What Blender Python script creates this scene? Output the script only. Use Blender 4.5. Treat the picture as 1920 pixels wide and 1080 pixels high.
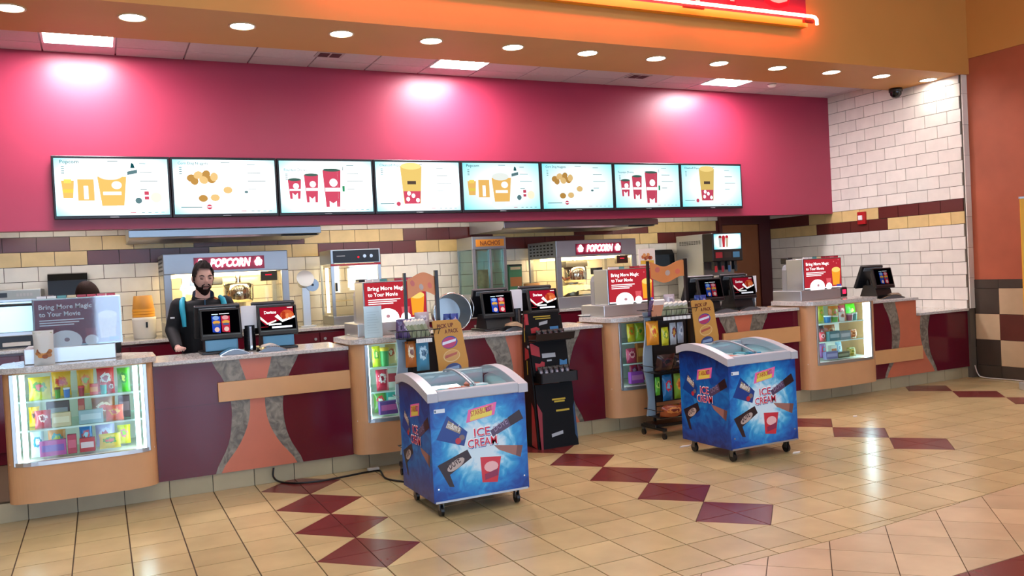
import bpy, bmesh, math, random
from mathutils import Vector, Matrix
random.seed(7)
D = bpy.data
for o in list(D.objects): D.objects.remove(o)
SC = bpy.context.scene
COL = SC.collection
PI = math.pi
# ---------------------------------------------------------------- camera
FPX, YAW, PITCH, ROLL, CAMZ = 1587.2, 0.45320, 0.01957, -0.0508, 1.629
_f = Vector((math.sin(YAW)*math.cos(PITCH), math.cos(YAW)*math.cos(PITCH), -math.sin(PITCH)))
_r = Vector((math.cos(YAW), -math.sin(YAW), 0)); _u = _r.cross(_f)
CR = _r*math.cos(ROLL)+_u*math.sin(ROLL); CU = -_r*math.sin(ROLL)+_u*math.cos(ROLL); CF = _f
CAMP = Vector((0, 0, CAMZ))
cd = D.cameras.new('camera'); cam = D.objects.new('camera', cd); COL.objects.link(cam)
cd.lens = 36*FPX/1920; cd.sensor_width = 36; cd.clip_start = .05; cd.clip_end = 100
cam.matrix_world = Matrix(((CR.x, CU.x, -CF.x, 0), (CR.y, CU.y, -CF.y, 0), (CR.z, CU.z, -CF.z, CAMZ), (0, 0, 0, 1)))
SC.camera = cam
def W(x, y, **k):            # a pixel's direction met with a known plane of the room
    d = CF*FPX+CR*(x-960)-CU*(y-540)
    (a, v), = k.items(); i = 'XYZ'.index(a); t = (v-CAMP[i])/d[i]
    return CAMP+d*t
# ---------------------------------------------------------------- world, exposure
wd = D.worlds.new('world'); SC.world = wd; wd.use_nodes = True
wd.node_tree.nodes['Background'].inputs[0].default_value = (0, 0, 0, 1)
wd.node_tree.nodes['Background'].inputs[1].default_value = 0
SC.view_settings.view_transform = 'Standard'; SC.view_settings.look = 'None'
SC.view_settings.exposure = 0.0; SC.view_settings.gamma = 1
SC.view_settings.use_curve_mapping = False
# ---------------------------------------------------------------- materials
def lin(c):
    if isinstance(c, str):
        c = tuple(int(c[i:i+2], 16)/255 for i in (0, 2, 4))
        c = tuple((x/12.92 if x <= .04045 else ((x+.055)/1.055)**2.4) for x in c)
    return (*c[:3], 1)
_mc = {}
def MT(c, rough=.5, metal=0, spec=.5, em=0, emc=None, var=0, nscale=6, bump=0, rand=0, coat=0, alpha=1):
    key = ('m', c if isinstance(c, str) else tuple(c), rough, metal, spec, em, emc, var, nscale, bump, rand, coat, alpha)
    if key in _mc: return _mc[key]
    m = D.materials.new('mat_'+(c if isinstance(c, str) else 'rgb')); m.use_nodes = True
    nt = m.node_tree; b = nt.nodes['Principled BSDF']; L = lin(c)
    b.inputs['Base Color'].default_value = L; b.inputs['Roughness'].default_value = rough
    b.inputs['Metallic'].default_value = metal; b.inputs['Specular IOR Level'].default_value = spec
    if coat: b.inputs['Coat Weight'].default_value = coat; b.inputs['Coat Roughness'].default_value = .08
    if alpha < 1: b.inputs['Alpha'].default_value = alpha
    if em:
        b.inputs['Emission Color'].default_value = lin(emc) if emc else L
        b.inputs['Emission Strength'].default_value = em
    if var or bump or rand:
        tc = nt.nodes.new('ShaderNodeTexCoord'); nz = nt.nodes.new('ShaderNodeTexNoise')
        nz.inputs['Scale'].default_value = nscale; nz.inputs['Detail'].default_value = 5
        oi = nt.nodes.new('ShaderNodeObjectInfo'); ad = nt.nodes.new('ShaderNodeVectorMath')
        sc = nt.nodes.new('ShaderNodeVectorMath'); sc.operation = 'SCALE'; sc.inputs[0].default_value = (13, 7, 5)
        nt.links.new(oi.outputs['Random'], sc.inputs['Scale'])
        nt.links.new(tc.outputs['Object'], ad.inputs[0]); nt.links.new(sc.outputs[0], ad.inputs[1])
        nt.links.new(ad.outputs[0], nz.inputs['Vector'])
        if var or rand:
            hs = nt.nodes.new('ShaderNodeHueSaturation'); hs.inputs['Color'].default_value = L
            mr = nt.nodes.new('ShaderNodeMapRange'); mr.inputs[1].default_value = .3; mr.inputs[2].default_value = .7
            mr.inputs[3].default_value = 1-var; mr.inputs[4].default_value = 1+var
            nt.links.new(nz.outputs['Fac'], mr.inputs[0])
            m2 = nt.nodes.new('ShaderNodeMapRange'); m2.inputs[3].default_value = 1-rand; m2.inputs[4].default_value = 1+rand
            nt.links.new(oi.outputs['Random'], m2.inputs[0])
            mu = nt.nodes.new('ShaderNodeMath'); mu.operation = 'MULTIPLY'
            nt.links.new(mr.outputs[0], mu.inputs[0]); nt.links.new(m2.outputs[0], mu.inputs[1])
            nt.links.new(mu.outputs[0], hs.inputs['Value']); nt.links.new(hs.outputs[0], b.inputs['Base Color'])
        if bump:
            bp = nt.nodes.new('ShaderNodeBump'); bp.inputs['Strength'].default_value = bump; bp.inputs['Distance'].default_value = .004
            nt.links.new(nz.outputs['Fac'], bp.inputs['Height']); nt.links.new(bp.outputs[0], b.inputs['Normal'])
    _mc[key] = m; return m
def EM(c, s=1.):
    key = ('e', c if isinstance(c, str) else tuple(c), s)
    if key in _mc: return _mc[key]
    m = D.materials.new('glow_'+(c if isinstance(c, str) else 'rgb')); m.use_nodes = True; nt = m.node_tree; nt.nodes.clear()
    e = nt.nodes.new('ShaderNodeEmission'); o = nt.nodes.new('ShaderNodeOutputMaterial')
    e.inputs[0].default_value = lin(c); e.inputs[1].default_value = s; nt.links.new(e.outputs[0], o.inputs[0])
    _mc[key] = m; return m
def GLASS(c='FFFFFF', t=.9, rough=.03, fs=1.):
    key = ('g', c, t, rough, fs)
    if key in _mc: return _mc[key]
    m = D.materials.new('glass'); m.use_nodes = True; nt = m.node_tree; nt.nodes.clear()
    tr = nt.nodes.new('ShaderNodeBsdfTransparent'); tr.inputs[0].default_value = lin(c)
    gl = nt.nodes.new('ShaderNodeBsdfGlossy'); gl.inputs['Roughness'].default_value = rough
    lw = nt.nodes.new('ShaderNodeLayerWeight'); lw.inputs[0].default_value = .5
    pw = nt.nodes.new('ShaderNodeMath'); pw.operation = 'POWER'; pw.inputs[1].default_value = 5; nt.links.new(lw.outputs['Facing'], pw.inputs[0])
    fr = nt.nodes.new('ShaderNodeMath'); fr.operation = 'MULTIPLY_ADD'; fr.inputs[1].default_value = fs*.9; fr.inputs[2].default_value = fs*.04; nt.links.new(pw.outputs[0], fr.inputs[0])
    ma = nt.nodes.new('ShaderNodeMath'); ma.operation = 'ADD'; ma.inputs[1].default_value = max(0, 1-t)*.5
    mx = nt.nodes.new('ShaderNodeMixShader'); o = nt.nodes.new('ShaderNodeOutputMaterial')
    nt.links.new(fr.outputs[0], ma.inputs[0]); nt.links.new(ma.outputs[0], mx.inputs[0])
    nt.links.new(tr.outputs[0], mx.inputs[1]); nt.links.new(gl.outputs[0], mx.inputs[2]); nt.links.new(mx.outputs[0], o.inputs[0])
    _mc[key] = m; return m
def STONE(c1, c2, scale=7, rough=.35):
    key = ('s', c1, c2, scale, rough)
    if key in _mc: return _mc[key]
    m = MT(c1, rough, 0, .5).copy(); nt = m.node_tree; b = nt.nodes['Principled BSDF']
    tc = nt.nodes.new('ShaderNodeTexCoord'); nz = nt.nodes.new('ShaderNodeTexNoise'); nz.inputs['Scale'].default_value = scale
    nz.inputs['Detail'].default_value = 8; nz.inputs['Distortion'].default_value = 1.2
    cr = nt.nodes.new('ShaderNodeValToRGB'); cr.color_ramp.elements[0].position = .35; cr.color_ramp.elements[1].position = .65
    cr.color_ramp.elements[0].color = lin(c1); cr.color_ramp.elements[1].color = lin(c2)
    nt.links.new(tc.outputs['Object'], nz.inputs['Vector']); nt.links.new(nz.outputs['Fac'], cr.inputs[0]); nt.links.new(cr.outputs[0], b.inputs['Base Color'])
    _mc[key] = m; return m
def PACK(c1, c2, c3, rough=.25, em=0):
    """printed foil: three flat inks in blotches over the pack"""
    key = ('p', c1, c2, c3, rough)
    if key in _mc: return _mc[key]
    m = MT(c1, rough, 0, .6).copy(); nt = m.node_tree; b = nt.nodes['Principled BSDF']
    tc = nt.nodes.new('ShaderNodeTexCoord'); mp = nt.nodes.new('ShaderNodeMapping'); mp.inputs['Scale'].default_value = (1, 1, 1)
    oi = nt.nodes.new('ShaderNodeObjectInfo'); nt.links.new(oi.outputs['Random'], mp.inputs['Location'])
    nz = nt.nodes.new('ShaderNodeTexNoise'); nz.inputs['Scale'].default_value = 7; nz.inputs['Detail'].default_value = 2
    m2 = nt.nodes.new('ShaderNodeMapping'); m2.inputs['Location'].default_value = (-.5*2.0, 0, -.58*2.6); m2.inputs['Scale'].default_value = (2.0, 0, 2.6)
    ln = nt.nodes.new('ShaderNodeVectorMath'); ln.operation = 'LENGTH'; nt.links.new(tc.outputs['Generated'], m2.inputs[0]); nt.links.new(m2.outputs[0], ln.inputs[0])
    ma = nt.nodes.new('ShaderNodeMath'); ma.operation = 'MULTIPLY_ADD'; ma.inputs[1].default_value = .9; nt.links.new(nz.outputs['Fac'], ma.inputs[0]); nt.links.new(ln.outputs['Value'], ma.inputs[2])
    cr = nt.nodes.new('ShaderNodeValToRGB'); cr.color_ramp.interpolation = 'CONSTANT'
    e = cr.color_ramp.elements; e[0].color = lin(c3); e[1].position = .76; e[1].color = lin(c2); n = e.new(1.0); n.color = lin(c1)
    nt.links.new(tc.outputs['Generated'], mp.inputs[0]); nt.links.new(mp.outputs[0], nz.inputs['Vector'])
    nt.links.new(ma.outputs[0], cr.inputs[0]); nt.links.new(cr.outputs[0], b.inputs['Base Color'])
    _mc[key] = m; return m
# ---------------------------------------------------------------- mesh building
_bx = {}
def bevbox(sx, sy, sz, bev, seg=2):
    k = (round(sx, 4), round(sy, 4), round(sz, 4), bev, seg)
    if k in _bx: return _bx[k]
    bm = bmesh.new(); bmesh.ops.create_cube(bm, size=1); bmesh.ops.scale(bm, vec=(sx, sy, sz), verts=bm.verts)
    bmesh.ops.bevel(bm, geom=bm.edges[:], offset=min(bev, .45*min(sx, sy, sz)), segments=seg, profile=.5, affect='EDGES')
    bm.verts.index_update()
    r = ([v.co.copy() for v in bm.verts], [[v.index for v in f.verts] for f in bm.faces]); bm.free(); _bx[k] = r; return r
_tx = {}
def textmesh(s, bold):
    k = (s, bold)
    if k in _tx: return _tx[k]
    cu = D.curves.new('t', 'FONT'); cu.body = s; cu.size = 1; cu.offset = bold; cu.resolution_u = 2; cu.fill_mode = 'FRONT'
    ob = D.objects.new('t', cu); me = ob.to_mesh()
    vs = [v.co.copy() for v in me.vertices]; fs = [list(p.vertices) for p in me.polygons]
    ob.to_mesh_clear(); D.objects.remove(ob); D.curves.remove(cu)
    x0 = min((v.x for v in vs), default=0); x1 = max((v.x for v in vs), default=1)
    _tx[k] = ([Vector((v.x-x0, v.y, 0)) for v in vs], fs, x1-x0); return _tx[k]
class PL:      # a plane to print on: origin, right, up, outward
    def __init__(s, O, u, v, k=1.):
        s.k = k; s.O = Vector(O); s.u = Vector(u).normalized(); s.v = Vector(v).normalized(); s.n = s.u.cross(s.v)
    def p(s, a, b, l=0): return s.O+s.u*(a*s.k)+s.v*(b*s.k)+s.n*(l*.0009)
def RZ(loc, rz=0, rx=0, ry=0): return Matrix.Translation(loc) @ Matrix.Rotation(rz, 4, 'Z') @ Matrix.Rotation(ry, 4, 'Y') @ Matrix.Rotation(rx, 4, 'X')
WM = {}
class MB:
    def __init__(s, M=None): s.v = []; s.f = []; s.m = []; s.s = []; s.mats = []; s.M = M
    def mi(s, m):
        if m not in s.mats: s.mats.append(m)
        return s.mats.index(m)
    def add(s, vs, fs, mat, M=None, smooth=False):
        o = len(s.v); i = s.mi(mat)
        for v in vs:
            v = Vector(v)
            if M is not None: v = M @ v
            if s.M is not None: v = s.M @ v
            s.v.append(v)
        for f in fs: s.f.append([o+x for x in f]); s.m.append(i); s.s.append(smooth)
        return s
    def box(s, x0, x1, y0, y1, z0, z1, mat, bev=0, M=None, seg=2):
        c = Vector(((x0+x1)/2, (y0+y1)/2, (z0+z1)/2)); d = (abs(x1-x0), abs(y1-y0), abs(z1-z0))
        if bev:
            vs, fs = bevbox(*d, bev, seg); vs = [v+c for v in vs]
        else:
            a, b, e = d[0]/2, d[1]/2, d[2]/2
            vs = [c+Vector((i*a, j*b, k*e)) for i in (-1, 1) for j in (-1, 1) for k in (-1, 1)]
            fs = [(0, 1, 3, 2), (4, 6, 7, 5), (0, 4, 5, 1), (2, 3, 7, 6), (0, 2, 6, 4), (1, 5, 7, 3)]
        return s.add(vs, fs, mat, M, bev > 0 and seg > 2)
    def loft(s, rings, mat, caps=True, M=None, smooth=True, closed=True):
        n = len(rings[0]); vs = [p for r in rings for p in r]; fs = []
        for i in range(len(rings)-1):
            for j in range(n if closed else n-1):
                k = (j+1) % n; fs.append((i*n+j, i*n+k, (i+1)*n+k, (i+1)*n+j))
        s.add(vs, fs, mat, M, smooth)
        if caps and closed:
            s.add(rings[0], [list(range(n))[::-1]], mat, M); s.add(rings[-1], [list(range(n))], mat, M)
        return s
    def lathe(s, prof, mat, n=24, c=(0, 0, 0), M=None, caps=True, sx=1, sy=1, smooth=True):
        c = Vector(c)
        return s.loft([[c+Vector((r*math.cos(2*PI*k/n)*sx, r*math.sin(2*PI*k/n)*sy, z)) for k in range(n)] for r, z in prof], mat, caps, M, smooth)
    def cyl(s, p0, p1, r, mat, n=16, r1=None, M=None, caps=True): return s.tube([p0, p1], [r, r if r1 is None else r1], mat, n, M, caps)
    def tube(s, pts, r, mat, n=8, M=None, caps=True):
        pts = [Vector(p) for p in pts]; R = r if isinstance(r, (list, tuple)) else [r]*len(pts); rings = []
        t0 = (pts[1]-pts[0]).normalized(); a = t0.orthogonal().normalized()
        for i, p in enumerate(pts):
            t = (pts[min(i+1, len(pts)-1)]-pts[max(i-1, 0)]).normalized()
            a = (a-t*a.dot(t)).normalized(); b = t.cross(a)
            rings.append([p+(a*math.cos(2*PI*k/n)+b*math.sin(2*PI*k/n))*R[i] for k in range(n)])
        return s.loft(rings, mat, caps, M)
    def prism(s, pts, h, mat, M=None, smooth=False):     # polygon in xy, extruded z h[0]..h[1]
        n = len(pts)
        area = sum(pts[i][0]*pts[(i+1) % n][1]-pts[(i+1) % n][0]*pts[i][1] for i in range(n))
        if area < 0: pts = pts[::-1]
        a = [Vector((p[0], p[1], h[0])) for p in pts]; b = [Vector((p[0], p[1], h[1])) for p in pts]
        s.loft([a, b], mat, False, M, smooth)
        s.add(a, [list(range(n))[::-1]], mat, M); return s.add(b, [list(range(n))], mat, M)
    def slab(s, pl, pts, th, mat, back=0.):            # polygon on a print plane with thickness
        n = len(pts); area = sum(pts[i][0]*pts[(i+1) % n][1]-pts[(i+1) % n][0]*pts[i][1] for i in range(n))
        if area < 0: pts = pts[::-1]
        a = [pl.O+pl.u*p[0]+pl.v*p[1]-pl.n*back for p in pts]; b = [q+pl.n*(th+back) for q in a]
        s.loft([a, b], mat, False, None, False); s.add(a, [list(range(n))[::-1]], mat); return s.add(b, [list(range(n))], mat)
    def sph(s, c, r, mat, n=16, m=10, M=None):
        rx, ry, rz = r if isinstance(r, (tuple, list)) else (r, r, r); c = Vector(c)
        rings = [[c+Vector((rx*math.sin(t)*math.cos(2*PI*k/n), ry*math.sin(t)*math.sin(2*PI*k/n), -rz*math.cos(t))) for k in range(n)] for t in [max(.04, min(PI-.04, PI*i/m)) for i in range(m+1)]]
        return s.loft(rings, mat, True, M)
    # flat print on a plane
    def pg(s, pl, pts, mat, l=1):
        n = len(pts); area = sum(pts[i][0]*pts[(i+1) % n][1]-pts[(i+1) % n][0]*pts[i][1] for i in range(n))
        if area < 0: pts = pts[::-1]
        return s.add([pl.p(a, b, l) for a, b in pts], [list(range(n))], mat)
    def rect(s, pl, x0, y0, x1, y1, mat, l=1): return s.pg(pl, [(x0, y0), (x1, y0), (x1, y1), (x0, y1)], mat, l)
    def disc(s, pl, cx, cy, rx, ry, mat, l=1, n=18, rot=0):
        c, q = math.cos(rot), math.sin(rot); P = []
        for k in range(n):
            a, b = rx*math.cos(2*PI*k/n), ry*math.sin(2*PI*k/n); P.append((cx+a*c-b*q, cy+a*q+b*c))
        return s.pg(pl, P, mat, l)
    def txt(s, pl, t, x, y, h, mat, l=2, align='L', bold=0, w=None, rot=0, skew=0):
        vs, fs, wd = textmesh(t, bold); sc = h/.7; sx = (w/wd) if w else sc; W_ = wd*sx
        ox = {'L': 0, 'C': -W_/2, 'R': -W_}[align]; c, q = math.cos(rot), math.sin(rot); P = []
        for v in vs:
            a, b = ox+v.x*sx+v.y*sc*skew, v.y*sc; P.append(pl.p(x+a*c-b*q, y+a*q+b*c, l))
        return s.add(P, fs, mat)
    def build(s, name, parent=None, world=True, kind=None, label=None, mods=None):
        me = D.meshes.new(name); Mi = WM[parent].inverted() if (parent is not None and world and parent in WM) else None
        me.from_pydata([tuple(Mi @ v) if Mi is not None else tuple(v) for v in s.v], [], s.f)
        for m in s.mats: me.materials.append(m)
        me.polygons.foreach_set('material_index', s.m); me.polygons.foreach_set('use_smooth', s.s); me.update()
        ob = D.objects.new(name, me); COL.objects.link(ob)
        if parent is not None:
            ob.parent = parent
            if parent in WM: WM[ob] = WM[parent]
        if kind: ob['kind'] = kind
        if label: ob['label'] = label
        return ob
def thing(name, label, cat, loc=(0, 0, 0), rz=0, group=None, kind=None, rx=0, ry=0):
    o = D.objects.new(name, None); COL.objects.link(o); o.empty_display_size = .05
    o.location = loc; o.rotation_euler = (rx, ry, rz); WM[o] = Matrix.Translation(loc) @ Matrix.Rotation(rz, 4, 'Z') @ Matrix.Rotation(ry, 4, 'Y') @ Matrix.Rotation(rx, 4, 'X')
    if kind: o['kind'] = kind
    if label: o['label'] = label
    if cat: o['category'] = cat
    if group: o['group'] = group
    return o
def tag(o, label, cat, group=None):
    o['label'] = label; o['category'] = cat
    if group: o['group'] = group
    return o
def recenter(o):        # a thing that is one mesh: origin to its base
    me = o.data; n = len(me.vertices); xs = [v.co for v in me.vertices]
    c = Vector((sum(v.x for v in xs)/n, sum(v.y for v in xs)/n, min(v.z for v in xs)))
    me.transform(Matrix.Translation(-c)); o.location = c; return o
def solo(mb, name, label, cat, group=None): return tag(recenter(mb.build(name)), label, cat, group)
def copy_tree(o, loc, rz=None, label=None, group=None, mats=None):
    r = o.copy(); COL.objects.link(r); r.location = loc
    if rz is not None: r.rotation_euler = (0, 0, rz)
    if label: r['label'] = label
    if group: r['group'] = group
    WM[r] = Matrix.Translation(loc) @ Matrix.Rotation(r.rotation_euler[2], 4, 'Z')
    for ch in list(o.children):
        c = ch.copy(); COL.objects.link(c); c.parent = r
        for g in list(ch.children):
            d = g.copy(); COL.objects.link(d); d.parent = c
    return r
_sm = {}
def piece(name, key, mk, parent, loc, rot=(0, 0, 0)):      # many alike pieces sharing one mesh, local to parent
    if key not in _sm:
        mb = MB(); mk(mb); o = mb.build(name); me = o.data; D.objects.remove(o); _sm[key] = me
    o = D.objects.new(name, _sm[key]); COL.objects.link(o); o.parent = parent; o.location = loc; o.rotation_euler = rot
    return o
X3, Y3, Z3 = Vector((1, 0, 0)), Vector((0, 1, 0)), Vector((0, 0, 1))
FRONT = lambda x, y, z: PL((x, y, z), X3, Z3)           # faces -Y, towards the lobby
# ================================================================ THE SETTING
YP, YBK, YRED, XR, XPL = 7.08, 10.55, 9.17, 9.81, 9.91
T = .32; GX, GY = 1.3689, 7.488
ZC, ZS = 3.95, 3.80
def struct(mb, name): o = mb.build(name); o['kind'] = 'structure'; return o
# ---- floor
grout = MT('4A3620', .8)
mb = MB(); mb.box(-8, 13, -7, 10.6, -.12, -.006, grout); floor = struct(mb, 'floor'); WM[floor] = Matrix()
TILE = MT('BEAA7C', .22, 0, .5, var=.10, nscale=3.2, rand=.07)
MAR = MT('6E2E2C', .26, 0, .5, var=.08, nscale=5, rand=.05)
TILE2 = MT('C2AA86', .22, 0, .5, var=.09, nscale=3, rand=.07)
g = .004
def inframe(x, y, m=60):
    d = Vector((x, y, 0))-CAMP; z = d.dot(CF)
    if z < .5: return False
    px, py = 960+FPX*d.dot(CR)/z, 540-FPX*d.dot(CU)/z
    return -m < px < 1920+m and py < 1080+m
diam = set()
for c, ns in ((0, range(1, 5)), (7, range(1, 6)), (15, range(1, 5)), (23, range(1, 5)), (-8, range(1, 5))):
    for n in ns: diam.add((c, -2*n))
def yb(x): return 3.56+max(0, x-3.9)*.075          # where the straight laying meets the diagonal laying
cells = []
for i in range(-30, 38):
    for j in range(-45, 2):
        x0, y0 = GX+i*T, GY+j*T
        if y0 > 7.12: continue
        k = None
        for (di, dj) in diam:                                       # which corner of the cell is a diamond's centre
            if (di, dj) in ((i, j), (i+1, j), (i, j+1), (i+1, j+1)): k = (di-i, dj-j)
        if y0 >= 3.64: cells.append((x0, y0, k))
def clip(poly, fn):
    out = []
    for a, b in zip(poly, poly[1:]+poly[:1]):
        fa, fb = fn(a), fn(b)
        if fa >= 0: out.append(a)
        if (fa >= 0) != (fb >= 0):
            t = fa/(fa-fb); out.append((a[0]+(b[0]-a[0])*t, a[1]+(b[1]-a[1])*t))
    return out
pieces = []
def tri_mb(k, which):
    o = (k[0]*T, k[1]*T); a = ((1-k[0])*T, k[1]*T); b = (k[0]*T, (1-k[1])*T); f = ((1-k[0])*T, (1-k[1])*T)
    tri = [o, a, b] if which == 'in' else [f, a, b]
    cx, cy = sum(p[0] for p in tri)/3, sum(p[1] for p in tri)/3
    return [(cx+(p[0]-cx)*.972, cy+(p[1]-cy)*.972) for p in tri]
for x0, y0, k in cells:
    if yb(x0+T) > y0+.002:                                          # first row, cut along the border
        Q = clip([(x0+g, y0+g), (x0+T-g, y0+g), (x0+T-g, y0+T-g), (x0+g, y0+T-g)], lambda q: q[1]-yb(q[0])-.004)
        if len(Q) > 2: pieces.append((x0+T/2, y0+T/2, 'pg', TILE, Q, None))
    elif k is None: pieces.append((x0+T/2, y0+T/2, 'sq', None, x0, y0))
    else:
        pieces.append((x0+T/2, y0+T/2, 'in', k, x0, y0)); pieces.append((x0+T/2, y0+T/2, 'out', k, x0, y0))
# diagonal laying nearer than the border, cut along it, with a thin border strip
S2 = .4555
for i in range(-42, 26):
    for j in range(-42, 16):
        s0, d0 = 7.01+i*S2, -.106+j*S2
        P = [((s-d)/2, (s+d)/2) for s, d in ((s0, d0), (s0+S2, d0), (s0+S2, d0+S2), (s0, d0+S2))]
        cx, cy = sum(p[0] for p in P)/4, sum(p[1] for p in P)/4
        if cy > 4.3 or cy < -5.9 or not (-7.5 < cx < 12): continue
        P = [(cx+(p[0]-cx)*.985, cy+(p[1]-cy)*.985) for p in P]
        P = clip(P, lambda q: yb(q[0])-.004-q[1])
        if len(P) < 3: continue
        up = clip(P, lambda q: q[1]-2.843); dn = clip(P, lambda q: 2.837-q[1])
        dn, low = clip(dn, lambda q: q[1]-2.2), clip(dn, lambda q: 2.195-q[1])
        for Q, m in ((up, TILE2), (dn, MAR), (low, TILE2)):
            if len(Q) > 2: pieces.append((cx, cy, 'pg', m, Q, None))
for i in range(-30, 38):
    x0 = GX+i*T
    Q = clip([(x0+g, 3.5), (x0+T-g, 3.5), (x0+T-g, 3.645), (x0+g, 3.645)], lambda q: q[1]-yb(q[0])-.003)
    if len(Q) > 2: pieces.append((x0+T/2, 3.6, 'pg', TILE, Q, None))
vis = [p for p in pieces if inframe(p[0], p[1])]; vis.sort(key=lambda p: p[0]**2+p[1]**2)
vs_ = set(id(p) for p in vis[:300]); rest = MB()
def floor_piece(p, mb, off=(0, 0)):
    cx, cy, ty, k, a, b = p
    if ty == 'sq': mb.box(a+g-off[0], a+T-g-off[0], b+g-off[1], b+T-g-off[1], -.012, 0, TILE)
    elif ty == 'pg': mb.prism([(q[0]-off[0], q[1]-off[1]) for q in a], (-.012, 0), k)
    else: mb.prism([(q[0]+a-off[0], q[1]+b-off[1]) for q in tri_mb(k, ty)], (-.012, 0), MAR if ty == 'in' else TILE)
for p in pieces:
    if id(p) in vs_:
        cx, cy, ty, k, a, b = p
        if ty == 'pg':
            m = MB(); floor_piece(p, m, (cx, cy)); o = m.build('floor_tile', floor, world=False); o.location = (cx, cy, 0)
        else:
            q = (0, 0, ty, k, -T/2, -T/2)
            piece('floor_tile', ('ft', ty, k), lambda m: floor_piece(q, m), floor, (cx, cy, 0))
    elif p[1] > -6: floor_piece(p, rest)
rest.build('floor_tile_rest', floor, kind='stuff')
# ---- tiled walls (back and right)
WH = MT('E2DED3', .32, 0, .5, var=.05, nscale=7, rand=.05, bump=.15)
CRM = MT('D9BE82', .32, 0, .5, var=.07, nscale=7, rand=.06, bump=.15)
WMR = MT('5E2521', .3, 0, .5, var=.06, nscale=7, rand=.06, bump=.15)
wgr = MT('5E554A', .85)
TW, TH, ZR = .3215, .16, 2.10
def wtile(parent, a0, a1, z0, z1, mat, side):
    w = round(a1-a0, 4); h = round(z1-z0, 4)
    if w < .03 or h < .02: return
    def mk(m): m.box(-w/2+.0032, w/2-.0032, -.008, .006, -h/2+.0032, h/2-.0032, mat)
    if side == 'back': piece('wall_tile', ('wt', w, h, mat.name), mk, parent, ((a0+a1)/2, YBK-.008, (z0+z1)/2))
    else: piece('wall_tile', ('wt', w, h, mat.name), mk, parent, (XR-.008, (a0+a1)/2, (z0+z1)/2), (0, 0, -PI/2))
mb = MB(); mb.box(-4, 8.78, YBK, YBK+.2, 0, 3.0, wgr); mb.box(8.78, 9.81, YBK+.06, YBK+.2, 0, 3.0, wgr); wb = struct(mb, 'wall_back'); WM[wb] = Matrix()
for r in range(-7, 3):
    z0 = ZR+r*TH; z1 = z0+TH; par = r % 2
    x0 = -.264+(0 if par == 0 else .166)
    for i in range(-4, 29):
        a0 = x0+i*TW; a1 = a0+TW; a1 = min(a1, 8.78)
        if a0 > 8.75: continue
        m = WH
        if r == 0: m = CRM if (math.floor(i/4) % 2 == 0) else WMR
        if r == -1: m = WMR if (math.floor(i/4) % 2 == 0) else CRM
        wtile(wb, a0, a1, z0, z1, m, 'back')
mb = MB(); mb.box(XR, XR+.1, 7.05, YBK+.2, 0, 4.2, wgr); wr = struct(mb, 'wall_right'); WM[wr] = Matrix()
for r in range(-8, 12):
    z0 = max(ZR+r*TH, .87); z1 = min(ZR+(r+1)*TH, 3.96); par = r % 2
    for i in range(-8, 5):
        b1 = 8.354+(0 if par == 0 else -.145)-i*TW; b0 = b1-TW; b1 = min(b1, YBK-.0); b0 = max(b0, 7.055)
        if b1-b0 < .03: continue
        m = WH; q = math.floor(i/4)
        if r == 0: m = WMR if q % 2 == 0 else CRM
        if r == -1: m = CRM if q % 2 == 0 else WMR
        wtile(wr, b0, b1, z0, z1, m, 'right')
# the narrow tiled return at the end of the right wall
for k in range(8):
    z0 = .87+k*.385; h = .385
    piece('edge_tile', 'edge_tile', lambda m: m.box(-.046, .05, -.008, .004, -h/2+.002, h/2-.002, WH), wr, (XR+.05, 7.044, z0+h/2))
# ---- red bulkhead with the menu screens
RED = MT('9C2E4A', .38, 0, .5, var=.03, nscale=2)
mb = MB(); mb.box(-5, XR, YRED, YRED+.16, 2.24, ZC+.1, RED); struct(mb, 'wall_bulkhead')
mb = MB(); mb.box(-5, XR, YRED+.16, YBK, 2.42, 2.5, MT('C9C2B8', .8)); struct(mb, 'ceiling_back')
# ---- dropped ceiling of the service side
CT = MT('CFC7CC', .9, 0, .2, var=.03, nscale=30)
mb = MB(); mb.box(-5, XR, 7.5, YRED, ZC+.012, ZC+.1, MT('A69CA2', .8)); ceil = struct(mb, 'ceiling'); WM[ceil] = Matrix()
LX = (-.36, 3.30, 6.96+.27)
lightcells = [(-.36, .25), (3.40, 4.01), (7.16, 7.77)]
for k in range(-6, 18):
    for y0, y1 in ((7.64, 8.25), (8.25, 8.86), (8.86, 9.17)):
        x0 = -.36+k*.6267; x1 = x0+.6267
        if x1 > XR: x1 = XR
        if x1-x0 < .05: continue
        if y0 == 8.25 and k in (0, 6, 12): continue
        w, h = round(x1-x0, 3), round(y1-y0, 3)
        piece('ceiling_tile', ('ct', w, h), lambda m: m.box(-w/2+.008, w/2-.008, -h/2+.008, h/2-.008, -.006, .012, CT), ceil, ((x0+x1)/2, (y0+y1)/2, ZC))
lightcells = [(-.36+k*.6267+.01, -.36+(k+1)*.6267-.01) for k in (0, 6, 12)]
# ---- orange header over the counter
ORG = MT('C68C48', .55, 0, .4, var=.03, nscale=1.5)
mb = MB(); mb.box(-6, XPL+.3, 7.0, 7.99, ZS, 5.6, ORG); struct(mb, 'wall_header')
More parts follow.
